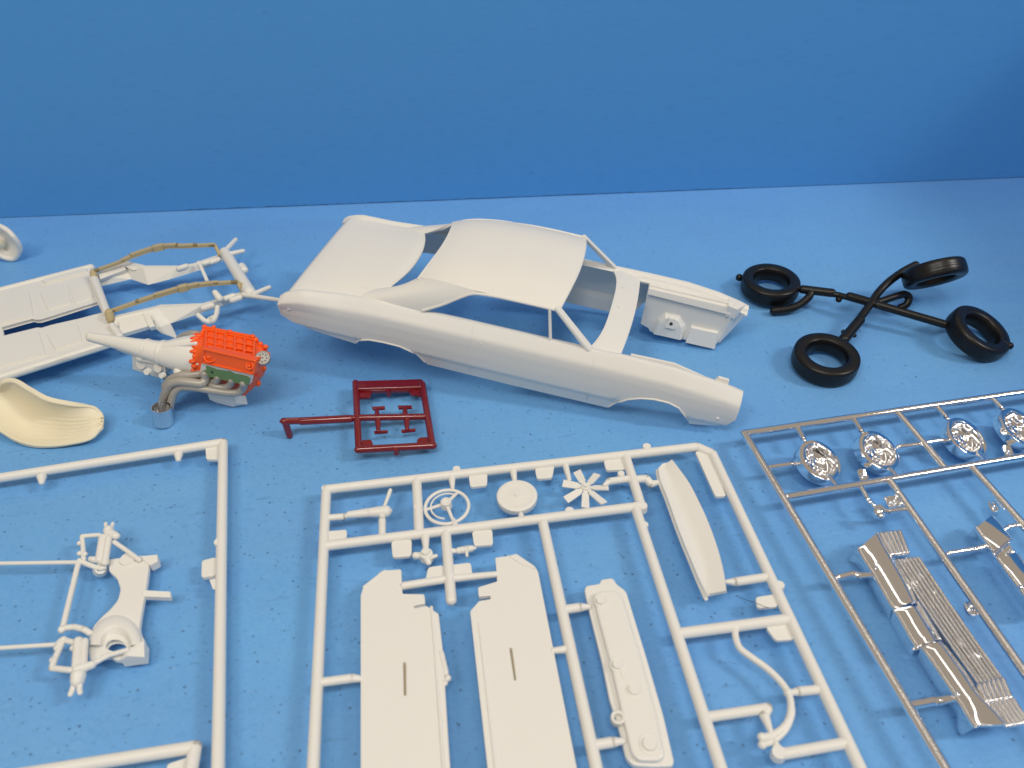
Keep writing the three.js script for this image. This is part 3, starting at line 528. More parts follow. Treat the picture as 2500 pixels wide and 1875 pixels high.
// ================================================================ white sprue in the middle
{
  const a = view(750, 1080, 3.6867), b = view(740, 1380, 3.3515), c = view(1300, 1060, 3.4031), d = view(1350, 1380, 2.765), H = 6.5, W = M.white, R = 1.7;
  const A = (x, y, h = H) => a(x, y, h), B = (x, y, h = H) => b(x, y, h), C = (x, y, h = H) => c(x, y, h), D = (x, y, h = H) => d(x, y, h);
  const t = thing('white_sprue', 'white plastic sprue holding a steering wheel, a fan and two long panels', 'model sprue', flat(A(1400, 1200, 0), 0));
  runner(t, [past(A(170, 422), B(82, 1659), 45), A(172, 425), C(1365, 107), C(1495, 165), past(C(1560, 260), D(2060, 1330), 45)], R, W);
  runner(t, [A(150, 935), C(900, 600)], R, W);
  runner(t, [A(985, 345), A(1007, 805)], R, W);
  runner(t, [A(1248, 820), A(1296, 1420)], R, W);
  runner(t, [A(870, 1292), A(1250, 1232), A(1700, 1188)], 1.3, W, 1.0);
  runner(t, [A(2125, 740), past(C(170, 1150), D(290, 1369), 45)], R, W);
  runner(t, [C(775, 190), C(905, 605)], R, W);
  runner(t, [C(855, 610), past(D(840, 480), D(1132, 1369), 45)], R, W);
  runner(t, [D(850, 462), D(1590, 365)], R, W);
  runner(t, [D(1045, 1025), D(1448, 965), D(1425, 1010), D(1470, 1125, 7)], 1.45, W, 0.7);
  runner(t, [D(1985, 1198), D(1530, 1278), D(1500, 1195, 7)], 1.5, W, 0.8);
  runner(t, [D(1800, 838), D(1660, 852), D(1590, 862)], 1.3, W, 0.6);
  runner(t, [D(1460, 78), D(1235, 112), D(1170, 112)], 1.4, W, 0.7);
  runner(t, [C(810, 380), C(945, 370), C(985, 415, 5.6), C(1060, 398)], 1.4, W, 0.8);
  runner(t, [C(800, 372), C(640, 392), C(600, 420, 6.8)], 1.3, W, 0.7);
  runner(t, [C(272, 250), C(305, 380)], 1.2, W, 0.8);
  runner(t, [B(120, 962), B(400, 925), B(475, 930)], 1.3, W, 0.9);
  runner(t, [B(2180, 685), B(2045, 700)], 1.3, W, 0.9);
  runner(t, [D(90, 298), D(180, 285), D(240, 280)], 1.4, W, 0.8);
  runner(t, [D(295, 1212), D(400, 1195), D(470, 1188)], 1.4, W, 0.8);
  runner(t, [A(1302, 320), A(1308, 410, 7)], 1.35, W, 0.7); runner(t, [A(1335, 752), A(1318, 690, 7)], 1.1, W, 0.5);
  runner(t, [A(1852, 245), A(1868, 350)], 1.4, W, 0.8); runner(t, [A(1928, 700), A(1924, 650)], 1.2, W, 0.9);
  runner(t, [A(160, 682), A(330, 668), A(375, 660)], 1.15, W, 0.6); runner(t, [A(675, 850), A(675, 700), A(678, 650)], 1.25, W, 0.8);
  runner(t, [A(1062, 850), A(1068, 960)], 1.5, W, 0.9); runner(t, [A(1290, 978), A(1370, 980)], 1.1, W, 0.5);
  for (const [p, r] of [[A(1347, 262), 1.5], [A(1000, 602), 1.5], [A(165, 430), 1.3], [C(948, 122), 1.6], [C(308, 655), 1.6], [C(912, 615), 1.8], [C(930, 772), 1.3], [C(735, 348), 1.3], [D(1520, 1278), 2.0], [D(1525, 150), 1.6], [A(1290, 1230), 1.3]]) nub(t, p, r, W);
  for (const q of [[[1452, 300], [1622, 280], [1618, 385], [1468, 402]], [[2048, 235], [2225, 205], [2205, 318], [2068, 328]], [[160, 800], [357, 782], [352, 880], [165, 900]], [[755, 890], [940, 870], [938, 1022], [768, 1036]], [[1482, 800], [1666, 780], [1672, 920], [1502, 932]], [[1060, 1250], [1088, 1122], [1225, 1102], [1230, 1235]], [[1300, 1100], [1470, 1078], [1488, 1185], [1310, 1210]]]) tab(t, q.map(([x, y]) => A(x, y, H + 0.2)), W);
  for (const q of [[[590, 215], [765, 195], [772, 292], [612, 300]], [[1350, 140], [1475, 150], [1612, 512], [1520, 518]], [[1852, 1352], [2030, 1325], [2040, 1432], [1868, 1444]]]) tab(t, q.map(([x, y]) => C(x, y, H + 0.2)), W);
  tab(t, [D(1435, 415, H), D(1610, 385, H), D(1630, 500, H), D(1505, 508, H)], W);

  // steering column with its lever
  const col = part(t, 'steering_column', [...rod(A(378, 652), A(560, 632), 1.25, 1.6), ...rod(A(560, 632), A(705, 622), 1.6, 2.1), ...rod(A(705, 622), A(742, 616), 1.2, 0.9)], W);
  part(t, 'gear_lever', [...rod(A(690, 590), A(735, 470), 0.55, 0.7), ...rod(A(735, 470), A(748, 432), 0.75, 0.7)], W, col);
  // steering wheel
  {
    const o = A(1258, 580, H), R0 = 7.35, sw = part(t, 'steering_wheel', new THREE.TorusGeometry(R0, 0.62, 12, 64).rotateX(Math.PI / 2).translate(o.x, o.y, o.z), W);
    const ho = V(o.x - 0.2, o.y + 2.4, o.z - 0.4);
    part(t, 'horn_ring', new THREE.TorusGeometry(R0 - 1.9, 0.32, 8, 48, Math.PI * 1.12).rotateX(Math.PI / 2).rotateY(-Math.PI * 0.53).translate(o.x, o.y + 0.4, o.z), W, sw);
    part(t, 'hub', along(new THREE.CylinderGeometry(1.75, 2.0, 2.6, 24), V(ho.x, o.y - 0.2, ho.z), ho), W, sw);
    part(t, 'hub_recess', new THREE.TorusGeometry(1.15, 0.22, 8, 24).rotateX(Math.PI / 2).translate(ho.x, ho.y, ho.z), W, sw);
    for (const ang of [188, 290, 60]) { const k = ang * Math.PI / 180, e = V(o.x + Math.cos(k) * R0, o.y, o.z - Math.sin(k) * R0); part(t, 'spoke', rod(V(ho.x, ho.y - 1.2, ho.z), e, 0.75, 0.5), W, sw); }
  }
  // air cleaner
  {
    const o = A(1888, 480, H + 0.6), L = pr => pr.map(([x, y]) => new THREE.Vector2(x, y));
    const ac = part(t, 'air_cleaner', new THREE.LatheGeometry(L([[0, -2.6], [6.4, -2.6], [6.9, -2], [7, 0], [6.75, 0.35], [5.4, 0.5], [5.0, 0.15], [3.2, 0.2], [3, 0.4], [0, 0.45]]), 48).translate(o.x, o.y, o.z), W);
    part(t, 'wing_nut', new THREE.CylinderGeometry(0.7, 0.9, 0.5, 16).translate(o.x, o.y + 0.6, o.z), W, ac);
  }
  // seven-bladed cooling fan
  {
    const o = C(442, 440, H), tips = [[372, 312], [532, 334], [622, 440], [592, 566], [440, 602], [285, 540], [262, 408]];
    const fan = part(t, 'cooling_fan', [new THREE.CylinderGeometry(1.5, 1.7, 1.3, 20).translate(o.x, o.y, o.z), new THREE.CylinderGeometry(0.8, 0.8, 2, 14).translate(o.x, o.y + 0.3, o.z)], W);
    for (const [x, y] of tips) {
      const e = C(x, y, H), dir = e.clone().sub(o), len = dir.length() + 0.4; dir.normalize(); const s = V(-dir.z, 0, dir.x), tw = 0.28;
      const P = [[1.1, 0.55], [2.4, 0.75], [3, 1.15], [len, 1.35]].map(([r, w]) => [-1, 1].map(k => o.clone().addScaledVector(dir, r).addScaledVector(s, k * w).add(V(0, k * w * tw, 0))));
      part(t, 'blade', [shell(P, 0.5)], W, fan);
    }
  }
  // curved bulkhead piece with a fold along its length
  {
    const Lf = [[1030, 300], [1048, 390], [1110, 550], [1168, 715], [1230, 880], [1300, 1050], [1365, 1210], [1432, 1362]], Rt = [[1170, 224], [1232, 310], [1310, 425], [1390, 580], [1465, 745], [1540, 950], [1590, 1140], [1616, 1318]], Fd = [[1092, 285], [1128, 370], [1185, 520], [1238, 640], [1305, 800], [1372, 960], [1425, 1130], [1452, 1352]];
    const P = Lf.map((_, i) => [C(...Lf[i], H + 0.2), C(...Fd[i], H - 1.2).lerp(C(...Lf[i], H + 0.2), 0.3), C(...Fd[i], H - 1.3), C(...Fd[i], H - 1.1).lerp(C(...Rt[i], H + 1), 0.35), C(...Rt[i], H + 1)]);
    const S = []; for (let i = 0; i <= 28; i++) S.push([0, 1, 2, 3, 4].map(j => new THREE.CatmullRomCurve3(P.map(r => r[j])).getPoint(i / 28)));
    const bp = part(t, 'bulkhead_panel', shell(S, 1.3), W);
    part(t, 'panel_end', hull([C(1030, 300, H + 0.2), C(1080, 245, H + 0.8), C(1170, 224, H + 1), C(1092, 285, H - 1.3)].flatMap(p => [p, p.clone().add(V(0, -2.2, 0.4))])), W, bp);
    part(t, 'rolled_edge', tube(S.map(r => r[0].clone().add(V(0.35, -0.45, 0))), 0.7, 60, true, 8), W, bp);
  }
  // two long interior side panels
  {
    const lo = [[470, 246], [492, 176], [640, 46], [668, 40], [802, 32], [812, 232], [992, 236], [998, 312], [906, 330], [908, 350], [1010, 330], [1108, 396]].map(([x, y]) => B(x, y, H + 0.6));
    const out = [...lo, B(1142, 690, H + 0.6), B(1192, 1500, H + 0.6), past(B(1192, 1500, H + 0.6), B(1203, 1659, H + 0.6), 40), past(B(470, 1000, H + 0.6), B(470, 1659, H + 0.6), 40)];
    const slit = q => q.map(([x, y]) => B(x, y, H + 0.6));
    const p1 = part(t, 'side_panel', [plate(out, H + 0.6, 0.9, { round: 0.5, bevel: 0.2, holes: [slit([[810, 790], [850, 790], [852, 1070], [818, 1074]])] }), plate(out.map(p => p.clone()), H - 0.3, 0.7, { round: 0.5, bevel: 0.1 })], W);
    part(t, 'raised_edge', [...rod(B(1050, 345, H + 0.4), B(1080, 700, H + 0.4), 0.5), ...rod(B(1080, 700, H + 0.4), past(B(1080, 700), B(1150, 1659, H + 0.4), 30), 0.5)], W, p1);
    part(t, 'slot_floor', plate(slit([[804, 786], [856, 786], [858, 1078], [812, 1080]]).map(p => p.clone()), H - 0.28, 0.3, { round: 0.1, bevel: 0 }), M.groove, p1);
    part(t, 'gate_stub', [...rod(B(1130, 720), B(1168, 880), 0.9), ball(B(1184, 925), 1), ball(B(1160, 965), 0.9)], W, p1);
    part(t, 'mould_step', tube([B(492, 176, H + 0.65), B(668, 40, H + 0.65)], 0.22, 8, true, 6), W, p1);
    const ro = [A(1692, 1036, H + 0.6), A(1812, 1020, H + 0.6), A(1882, 1000, H + 0.6), A(2046, 1110, H + 0.6), A(2072, 1152, H + 0.6), B(1925, 60, H + 0.6), past(B(1925, 60, H + 0.6), B(2240, 1659, H + 0.6), 40), past(B(1400, 680, H + 0.6), B(1508, 1659, H + 0.6), 40), B(1400, 680, H + 0.6), B(1366, 375, H + 0.6), B(1440, 290, H + 0.6), B(1534, 275, H + 0.6), B(1532, 246, H + 0.6), B(1436, 256, H + 0.6), B(1430, 180, H + 0.6), B(1588, 130, H + 0.6)];
    const p2 = part(t, 'side_panel', [plate(ro, H + 0.6, 0.9, { round: 0.5, bevel: 0.2, holes: [slit([[1680, 674], [1716, 670], [1752, 944], [1722, 950]])] }), plate(ro.map(p => p.clone()), H - 0.3, 0.7, { round: 0.5, bevel: 0.1 })], W);
    part(t, 'raised_edge', [...rod(B(1440, 480, H + 0.4), past(B(1440, 480), B(1575, 1659, H + 0.4), 30), 0.45)], W, p2);
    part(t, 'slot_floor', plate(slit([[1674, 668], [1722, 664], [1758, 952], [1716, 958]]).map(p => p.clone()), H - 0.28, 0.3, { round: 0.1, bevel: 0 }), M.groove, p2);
    part(t, 'mould_step', tube([A(1812, 1020, H + 0.65), A(1960, 1110, H + 0.65), A(2060, 1140, H + 0.65)], 0.22, 12, true, 6), W, p2);
  }
  // long cover with four round bosses and an oil-filler ring
  {
    const o = [[212, 168], [222, 138], [318, 122], [322, 96], [404, 82], [432, 128], [494, 172], [625, 600], [745, 1010], [818, 1325], [805, 1356], [690, 1360], [545, 1352], [492, 1300], [445, 1105], [380, 900], [330, 650], [240, 290]].map(([x, y]) => D(x, y, H - 0.8));
    const cov = part(t, 'rocker_cover', plate(o, H - 0.8, 2.2, { round: 1.2, bevel: 0.4 }), W);
    const i = [[268, 190], [330, 165], [425, 165], [468, 205], [590, 600], [700, 1010], [755, 1285], [720, 1318], [580, 1318], [530, 1270], [470, 1020], [395, 690], [300, 330]].map(([x, y]) => D(x, y, H + 0.9));
    part(t, 'raised_top', plate(i, H + 0.9, 2.2, { round: 1.8, bevel: 0.7 }), W, cov);
    for (const [x, y, r] of [[322, 240, 1.55], [438, 668, 1.75], [548, 838, 1.85], [655, 1205, 2.2]]) part(t, 'boss', [new THREE.CylinderGeometry(r * 0.82, r, 1, 24).translate(D(x, y, H + 1).x, H + 1.1, D(x, y, H + 1).z), new THREE.TorusGeometry(r * 1.25, 0.22, 8, 32).rotateX(Math.PI / 2).translate(D(x, y, H + 1).x, H + 0.85, D(x, y, H + 1).z)], W, cov);
    const e = D(438, 1035, H);
    part(t, 'filler_ring', new THREE.LatheGeometry([[1.05, -1.4], [1.95, -1.4], [2.0, 0.8], [1.7, 1.1], [1.2, 1.0], [1.05, 0.6], [1.05, -1.4]].map(([x, y]) => new THREE.Vector2(x, y)), 28).translate(e.x, e.y, e.z), W, cov);
    part(t, 'sunk_panel', plate([D(430, 640, H + 1.1), D(520, 660, H + 1.1), D(560, 790, H + 1.1), D(470, 770, H + 1.1)], H + 1.1, 0.6, { round: 1, bevel: 0.2 }), W, cov);
  }
  // exhaust header: a long bent pipe that splits in two
  {
    const p1 = [[1228, 440], [1236, 500], [1262, 560], [1340, 622], [1450, 702], [1535, 785], [1585, 858], [1606, 940], [1588, 1050], [1530, 1118], [1455, 1155], [1408, 1160]].map(([x, y]) => D(x, y, H + 0.2));
    const p2 = [[1606, 930], [1614, 990], [1585, 1085], [1545, 1140], [1480, 1190], [1412, 1212]].map(([x, y]) => D(x, y, H + 0.2));
    const hp = part(t, 'exhaust_header', tube(p1, 1.0, 90), W);
    part(t, 'pipe_branch', tube(p2, 0.85, 50), W, hp);
    for (const p of [p1[11], p2[5]]) part(t, 'pipe_tip', ball(p, 1.15), W, hp);
    part(t, 'pipe_joint', [ball(D(1228, 425, H), 1.6), ball(D(1588, 862, H), 1.35)], W, hp);
  }
  // distributor and coil
  {
    const o = A(1075, 1020, H);
    const ds = part(t, 'distributor', [new THREE.CylinderGeometry(2.0, 2.3, 2.6, 24).translate(o.x, o.y, o.z), new THREE.CylinderGeometry(1.2, 1.5, 1.2, 20).translate(o.x - 0.2, o.y + 1.6, o.z - 0.3)], W);
    part(t, 'side_lug', rod(A(1050, 1020), A(975, 1020), 1.1, 1.2), W, ds); part(t, 'side_lug', rod(A(1100, 1040), A(1160, 1022, H + 0.6), 0.9, 0.6), W, ds); part(t, 'side_lug', rod(A(1080, 1050), A(1092, 1082), 1.4, 1), W, ds);
    const co = part(t, 'ignition_coil', [...rod(A(1365, 975), A(1480, 955), 1.15, 1.05), ...rod(A(1480, 955), A(1512, 952), 0.6, 0.5)], W);
    part(t, 'clamp', rod(A(1432, 965), A(1438, 1020), 0.6, 0.5), W, co);
    for (const x of [1395, 1425, 1450]) part(t, 'band', along(new THREE.TorusGeometry(1.15, 0.18, 8, 20).rotateX(Math.PI / 2), A(x - 4, 970 - (x - 1395) * 0.17), A(x + 4, 969 - (x - 1395) * 0.17)), W, co);
  }
}
// dark hair lying across the middle sprue
{
  const c = view(1300, 1060, 3.4031), p = [[1690, 1338, 0.3], [1740, 1362, 1.5], [1800, 1385, 3.5], [1860, 1402, 6.4], [1910, 1425, 8.1], [1990, 1450, 5], [2050, 1462, 2]].map(([x, y, h]) => c(x, y, h));
  const t = thing('hair', 'thin dark hair lying across the tab on the right side of the middle white sprue', 'hair', flat(p[0], 0));
  part(t, 'strand', tube(p, 0.07, 60, true, 6), M.dark);
}

// ================================================================ white sprue on the left
{
  const s = view(0, 1050, 2.0117), H = 5.5, R = 1.75, W = M.white, S = (x, y, h = H) => s(x, y, h);
  const t = thing('white_sprue', 'large white plastic sprue frame at lower left, around the loose suspension part', 'model sprue', flat(S(1080, 400, 0), 0));
  runner(t, [past(S(1095, 62), S(0, 235), 45), S(1096, 62), past(S(1088, 700), S(1072, 1659), 45)], R, W);
  for (const [x, y] of [[205, 235], [876, 122]]) part(t, 'cone_nub', [...rod(S(x, y - 5), S(x, y + 22), 1.7, 1.0, true)], W);
  tab(t, [S(1008, 88), S(1085, 78), S(1082, 145), S(1012, 142)], W, 1.4, 0.8);
  tab(t, [S(990, 640), S(1062, 622), S(1060, 712), S(988, 724)], W, 1.6, 1);
  part(t, 'gate_stub', hull([S(1028, 735, 6.4), S(1075, 725, 6.4), S(1075, 780, 6.4), S(1046, 782, 6.4), S(1028, 735, 4), S(1075, 725, 4), S(1075, 780, 4), S(1046, 782, 4)]), W);
  nub(t, S(1078, 560), 1.6, W);
  const t2 = thing('white_sprue', 'corner of a second white plastic sprue in the bottom left corner of the picture', 'model sprue', flat(S(900, 1640, 0), 0));
  runner(t2, [past(S(955, 1558, 7), S(230, 1672, 7), 40), S(958, 1557, 7), past(S(958, 1560, 7), S(940, 1665, 7), 40)], 1.75, W);
  tab(t2, [S(820, 1640, 7), S(938, 1600, 7), S(935, 1700, 7), S(815, 1700, 7)], W, 1.6, 0.8);
}

// ================================================================ front suspension part lying in the left sprue
{
  const k = view(80, 1250, 3.4568), s = view(0, 1050, 2.0117), H = 5, W = M.white, K = (x, y, h = H) => k(x, y, h);
  const t = thing('suspension_crossmember', 'loose white front suspension crossmember with two long thin rods inside the left sprue', 'model suspension', flat(K(800, 800, 0), 0));
  const o = [[635, 395], [720, 385], [930, 362], [985, 372], [978, 470], [962, 600], [940, 720], [915, 860], [900, 975], [915, 1035], [946, 1080], [940, 1228], [830, 1246], [700, 1250], [640, 1215], [560, 1230], [480, 1262], [466, 1180], [470, 1050], [510, 960], [580, 880], [650, 820], [715, 740], [738, 650], [708, 560], [640, 495]].map(([x, y]) => K(x, y, H + 0.6));
  const oval = []; for (let i = 0; i < 14; i++) { const a = i / 14 * Math.PI * 2; oval.push(K(702 + 104 * Math.cos(a), 1140 + 76 * Math.sin(a) - (Math.sin(a) > 0 ? 25 * Math.sin(a) : 0), H + 0.6)); }
  const cm = part(t, 'cross_member', plate(o, H + 0.6, 2.2, { round: 1, bevel: 0.5, holes: [oval] }), W);
  // spring tower around the opening
  const tw = []; for (let i = 0; i <= 24; i++) { const a = Math.PI * (1.02 + 0.96 * i / 24), c = [Math.cos(a), Math.sin(a)]; tw.push([K(702 + 212 * c[0], 1140 + 255 * c[1], H + 0.5), K(702 + 203 * c[0], 1140 + 247 * c[1], H + 1.7), K(702 + 150 * c[0], 1140 + 185 * c[1], H + 2.2), K(702 + 143 * c[0], 1140 + 172 * c[1], H + 1.9), K(702 + 128 * c[0], 1140 + 108 * c[1], H + 0.2), K(702 + 106 * c[0], 1140 + 80 * c[1], H - 0.2)]); }
  part(t, 'spring_tower', shell(tw.map(r => r.slice().reverse()), 0.5, 0.4), W, cm);
  part(t, 'rear_lug', hull([[925, 372, 6.4], [1050, 360, 6.4], [1056, 415, 6], [990, 450, 6], [925, 400, 6]].flatMap(([x, y, h]) => [K(x, y, h), K(x, y, h).setY(h - 3)])), W, cm);
  part(t, 'front_lug', hull([[790, 1165, 7.5], [940, 1085, 7], [942, 1225, 6], [740, 1250, 6], [800, 1215, 7.5]].flatMap(([x, y, h]) => [K(x, y, h), K(x, y, h).setY(2.4)])), W, cm);
  part(t, 'snout', hull([[930, 660, 6.4], [1160, 672, 6.6], [1162, 722, 5.6], [930, 712, 5.6]].flatMap(([x, y, h]) => [K(x, y, h), K(x, y, h).setY(h - 1.8)])), W, cm);
  part(t, 'spring_seat', [new THREE.CylinderGeometry(2.4, 2.8, 0.8, 24).translate(K(810, 410).x, H + 0.8, K(810, 410).z)], W, cm);
  for (const [a, b] of [[K(365, 425, 7), s(-60, 656, 7)], [K(215, 1118, 6.5), s(-60, 1074, 6.5)]]) part(t, 'torsion_bar', rod(a, past(a, b, 20), 0.7, 0.62), W);
  part(t, 'tie_rod', rod(K(385, 430, 7), K(252, 985, 6.5), 0.85, 0.9), W);
  // the two wheel carriers with their arms
  const arm = (pts, r) => pts.slice(1).flatMap((p, i) => rod(K(...pts[i]), K(...p), r));
  const c1 = part(t, 'wheel_carrier', [...rod(K(590, 215, 8), K(560, 400, 7.5), 1.25, 1.25), ...rod(K(640, 225, 8.5), K(608, 430, 7.5), 1.1, 1.1), ...rod(K(640, 170, 8), K(705, 205, 8), 1.5, 1.3), ball(K(640, 155, 8), 1.7), ...rod(K(510, 400, 7.5), K(620, 420, 7), 1.0), ...rod(K(612, 220, 8), K(585, 420, 7.2), 1.2)], W);
  for (const [a, b] of [[[622, 150, 8], [615, 98, 8]], [[660, 150, 8], [676, 98, 8]]]) part(t, 'fork', rod(K(...a), K(...b), 0.7, 0.6), W, c1);
  part(t, 'upper_arm', arm([[560, 195, 8], [470, 200, 8], [415, 205, 8], [425, 300, 7.5], [428, 400, 7]], 0.75), W, c1);
  part(t, 'lower_arm', arm([[395, 410, 7], [460, 440, 6.5], [560, 480, 6], [600, 470, 6]], 0.85), W, c1);
  part(t, 'strut_rod', arm([[690, 255, 8], [800, 330, 7], [900, 405, 6.4]], 0.75), W, c1);
  for (const [x, y] of [[395, 265], [395, 350], [440, 355], [430, 395], [490, 395]]) part(t, 'ball_joint', ball(K(x, y, 7.4), 0.85), W, c1);
  part(t, 'ball_joint', along(new THREE.CylinderGeometry(1.6, 2.3, 2.6, 20), K(572, 490, 3.5), K(572, 478, 6.4)), W, c1);
  const c2 = part(t, 'wheel_carrier', [...rod(K(385, 1090, 8), K(370, 1300, 8), 1.35, 1.35), ...rod(K(440, 1090, 8), K(425, 1310, 8), 1.0, 1.1), ...rod(K(380, 1330, 8), K(500, 1290, 7.5), 1.6, 1.2), ...rod(K(405, 1100, 7.6), K(395, 1320, 7.6), 1.2), ...rod(K(385, 1380, 7.5), K(378, 1425, 7.2), 2.1, 1.9)], W);
  for (const [a, b] of [[[350, 1440, 7], [335, 1500, 6.5]], [[335, 1500, 6.5], [318, 1540, 6.5]], [[400, 1440, 7], [395, 1500, 6.5]], [[395, 1500, 6.5], [400, 1525, 6.5]]]) part(t, 'fork', rod(K(...a), K(...b), 0.8, 0.75), W, c2);
  part(t, 'upper_arm', arm([[320, 1335, 8], [160, 1318, 7.5], [185, 1245, 7.5], [245, 1110, 7]], 0.9), W, c2);
  part(t, 'lower_arm', arm([[245, 1000, 7], [270, 980, 7], [350, 970, 7], [430, 990, 7], [480, 1020, 6.5]], 0.95), W, c2);
  part(t, 'link', arm([[215, 1110, 7], [250, 1075, 7], [340, 1100, 7.5]], 0.85), W, c2);
  part(t, 'strut_rod', arm([[490, 1292, 7.5], [640, 1210, 7.2], [800, 1165, 7.5]], 0.75), W, c2);
  for (const [x, y] of [[240, 990], [262, 1075], [225, 1120], [168, 1250], [205, 1150], [340, 1150]]) part(t, 'ball_joint', ball(K(x, y, 7.2), 0.95), W, c2);
}

// ================================================================ red lens sprue
{
  const v = view(660, 900, 5.027), Hx = x => x < 1000 ? 8.2 - 2 * (x - 150) / 850 : 6.2 - 2.2 * (x - 1000) / 1000, P = (x, y, dh = 0) => v(x, y, Hx(x) + dh), R = 1.3, m = M.red;
  const t = thing('red_lens_sprue', 'glossy dark red plastic sprue with tail lamp lenses and a long handle', 'model sprue', flat(v(1450, 640, 0), 0));
  const pl = (q, th = 1.2, round = 0.7, name = 'tab', dh = 0) => { const pts = q.map(([x, y]) => P(x, y, dh)), g = plate(pts.map(p => p.clone()), 0, th, { round, bevel: 0.2 }); const p = g.attributes.position, a = pts[0], far = pts.reduce((b, c) => Math.abs(c.x - a.x) > Math.abs(b.x - a.x) ? c : b, pts[1]); const k = (far.y - a.y) / (far.x - a.x || 1); for (let i = 0; i < p.count; i++) p.setY(i, p.getY(i) + a.y + k * (p.getX(i) - a.x)); return part(t, name, g, m); };
  runner(t, [P(1045, 175), P(1085, 990)], R * 1.05, m);
  runner(t, [P(1865, 190), P(1990, 950)], R * 1.05, m);
  runner(t, [P(1075, 995), P(2000, 945)], R * 1.1, m);
  runner(t, [P(1030, 605), P(1900, 590)], R, m);
  runner(t, [P(1050, 608), P(985, 610)], R * 0.9, m);
  runner(t, [P(985, 615), P(385, 645)], R * 1.2, m);
  runner(t, [P(385, 640), P(165, 645)], R * 1.05, m);
  const e = P(180, 648); part(t, 'foot', [...rod(e, V(e.x + 0.2, 0.9, e.z + 0.4), 1.4, 1.25), ball(P(125, 650), 0.5, 8)], m);
  pl([[998, 150], [1868, 126], [1898, 235], [1640, 262], [1075, 268]], 1.6, 1, 'wide_bar', 0.5);
  runner(t, [P(1090, 250, 0.6), P(1845, 228, 0.6)], 0.75, m);
  pl([[1070, 258], [1245, 262], [1225, 342], [1070, 356]]); pl([[1690, 258], [1888, 235], [1890, 335], [1720, 312]]); pl([[1090, 880], [1238, 868], [1272, 955], [1095, 980]]); pl([[1798, 870], [1830, 845], [1940, 835], [1950, 935], [1802, 940]]);
  nub(t, P(1545, 1020, -0.4), 1.1, m); nub(t, P(1450, 300, -0.4), 1.0, m); nub(t, P(1640, 975, -0.8), 0.9, m);
  const lens = (bar, st, k) => { const l = pl(bar, 1.0, 0.25, 'lens', -0.2); part(t, 'lens_stem', rod(P(...st[0]), P(...st[1]), st[2] * 1.25, st[3] * 1.15), m, l); };
  lens([[1242, 466], [1405, 455], [1408, 488], [1255, 497]], [[1308, 500], [1310, 585], 0.6, 1.0]);
  lens([[1268, 762], [1442, 752], [1440, 776], [1275, 788]], [[1325, 760], [1320, 640], 0.65, 1.05]);
  lens([[1560, 450], [1736, 447], [1738, 478], [1572, 485]], [[1650, 485], [1656, 570], 0.7, 1.05]);
  lens([[1600, 748], [1782, 730], [1780, 756], [1612, 776]], [[1678, 745], [1674, 630], 0.65, 1.05]);
}

// ================================================================ black tyres on their runner
{
  const v = view(1760, 580, 2.989), m = M.rubber;
  const t = thing('tyre_sprue', 'black rubber runner with four tyres on its arms', 'model tyres', flat(v(1110, 560, 0), 0));
  const prof = [[8.1, -3.0], [8.6, -3.5], [10.2, -3.9], [12.1, -3.7], [12.9, -3.0], [13.1, -2.1], [13.0, -1.9], [13.15, -1.7], [13.2, -0.7], [13.05, -0.5], [13.2, -0.3], [13.2, 0.7], [13.05, 0.9], [13.15, 1.1], [13.1, 2.1], [12.9, 3.0], [12.1, 3.7], [10.2, 3.9], [8.6, 3.5], [8.1, 3.0], [7.7, 1.4], [7.6, 0], [7.7, -1.4], [8.1, -3.0]].map(([x, y]) => new THREE.Vector2(x, y));
  const tyre = (c, n, k) => part(t, 'tyre', new THREE.LatheGeometry(prof, 64).scale(k, k, k).applyQuaternion(new THREE.Quaternion().setFromUnitVectors(V(0, 1, 0), n.normalize())).translate(c.x, c.y, c.z), m);
  const T = [[v(360, 345, 5.5), V(0.02, 1, 0.02), 0.99], [v(762, 888, 5.0), V(0.03, 1, 0.06), 1.0], [v(1872, 700, 6.5), V(0.34, 1, 0.20), 1.0], [v(1556, 262, 18), V(-0.12, 0.64, -0.76), 0.98]];
  for (const [c, n, k] of T) tyre(c, n, k);
  runner(t, [v(560, 372, 7.5), v(860, 420, 9), v(1100, 482, 10.5), v(1660, 645, 8)], 1.35, m);
  runner(t, [v(598, 378, 8), v(808, 404, 9)], 1.95, m); runner(t, [v(940, 430, 9.8), v(1080, 470, 10.4)], 1.95, m); runner(t, [v(1140, 490, 10.5), v(1640, 635, 8.2)], 1.75, m);
  part(t, 'runner', tube([v(900, 745, 6.5), v(1000, 610, 8.5), v(1095, 480, 10.5), v(1150, 400, 12), v(1230, 320, 14), v(1330, 248, 15.5), v(1420, 200, 17.5)], 1.75, 60), m);
  part(t, 'runner', [...rod(v(895, 745, 6.5), v(1015, 600, 8.6), 2.3, 2.1)], m);
  part(t, 'runner', tube([v(385, 535, 2.5), v(440, 530, 2.8), v(520, 515, 3.4), v(590, 480, 4.6), v(640, 435, 6.5), v(660, 395, 8)], 1.75, 50), m);
  part(t, 'runner', tube([v(1110, 485, 10.4), v(1200, 455, 10.5), v(1290, 425, 10.5), v(1345, 415, 10), v(1372, 440, 8.5), v(1352, 490, 6), v(1310, 510, 4.5)], 1.65, 50), m);
  for (const [p, r] of [[v(135, 292, 6), 1.75], [v(2106, 790, 4.8), 1.6], [v(860, 452, 7.6), 1.4], [v(895, 690, 7), 1.1], [v(975, 715, 6), 0.9]]) part(t, 'moulding_nub', [ball(p, r, 12)], m);
  part(t, 'moulding_nub', [...rod(v(135, 292, 6), v(180, 300, 6), 0.9, 0.9), ...rod(v(2060, 765, 5.5), v(2106, 790, 4.8), 1.2, 1)], m);
}

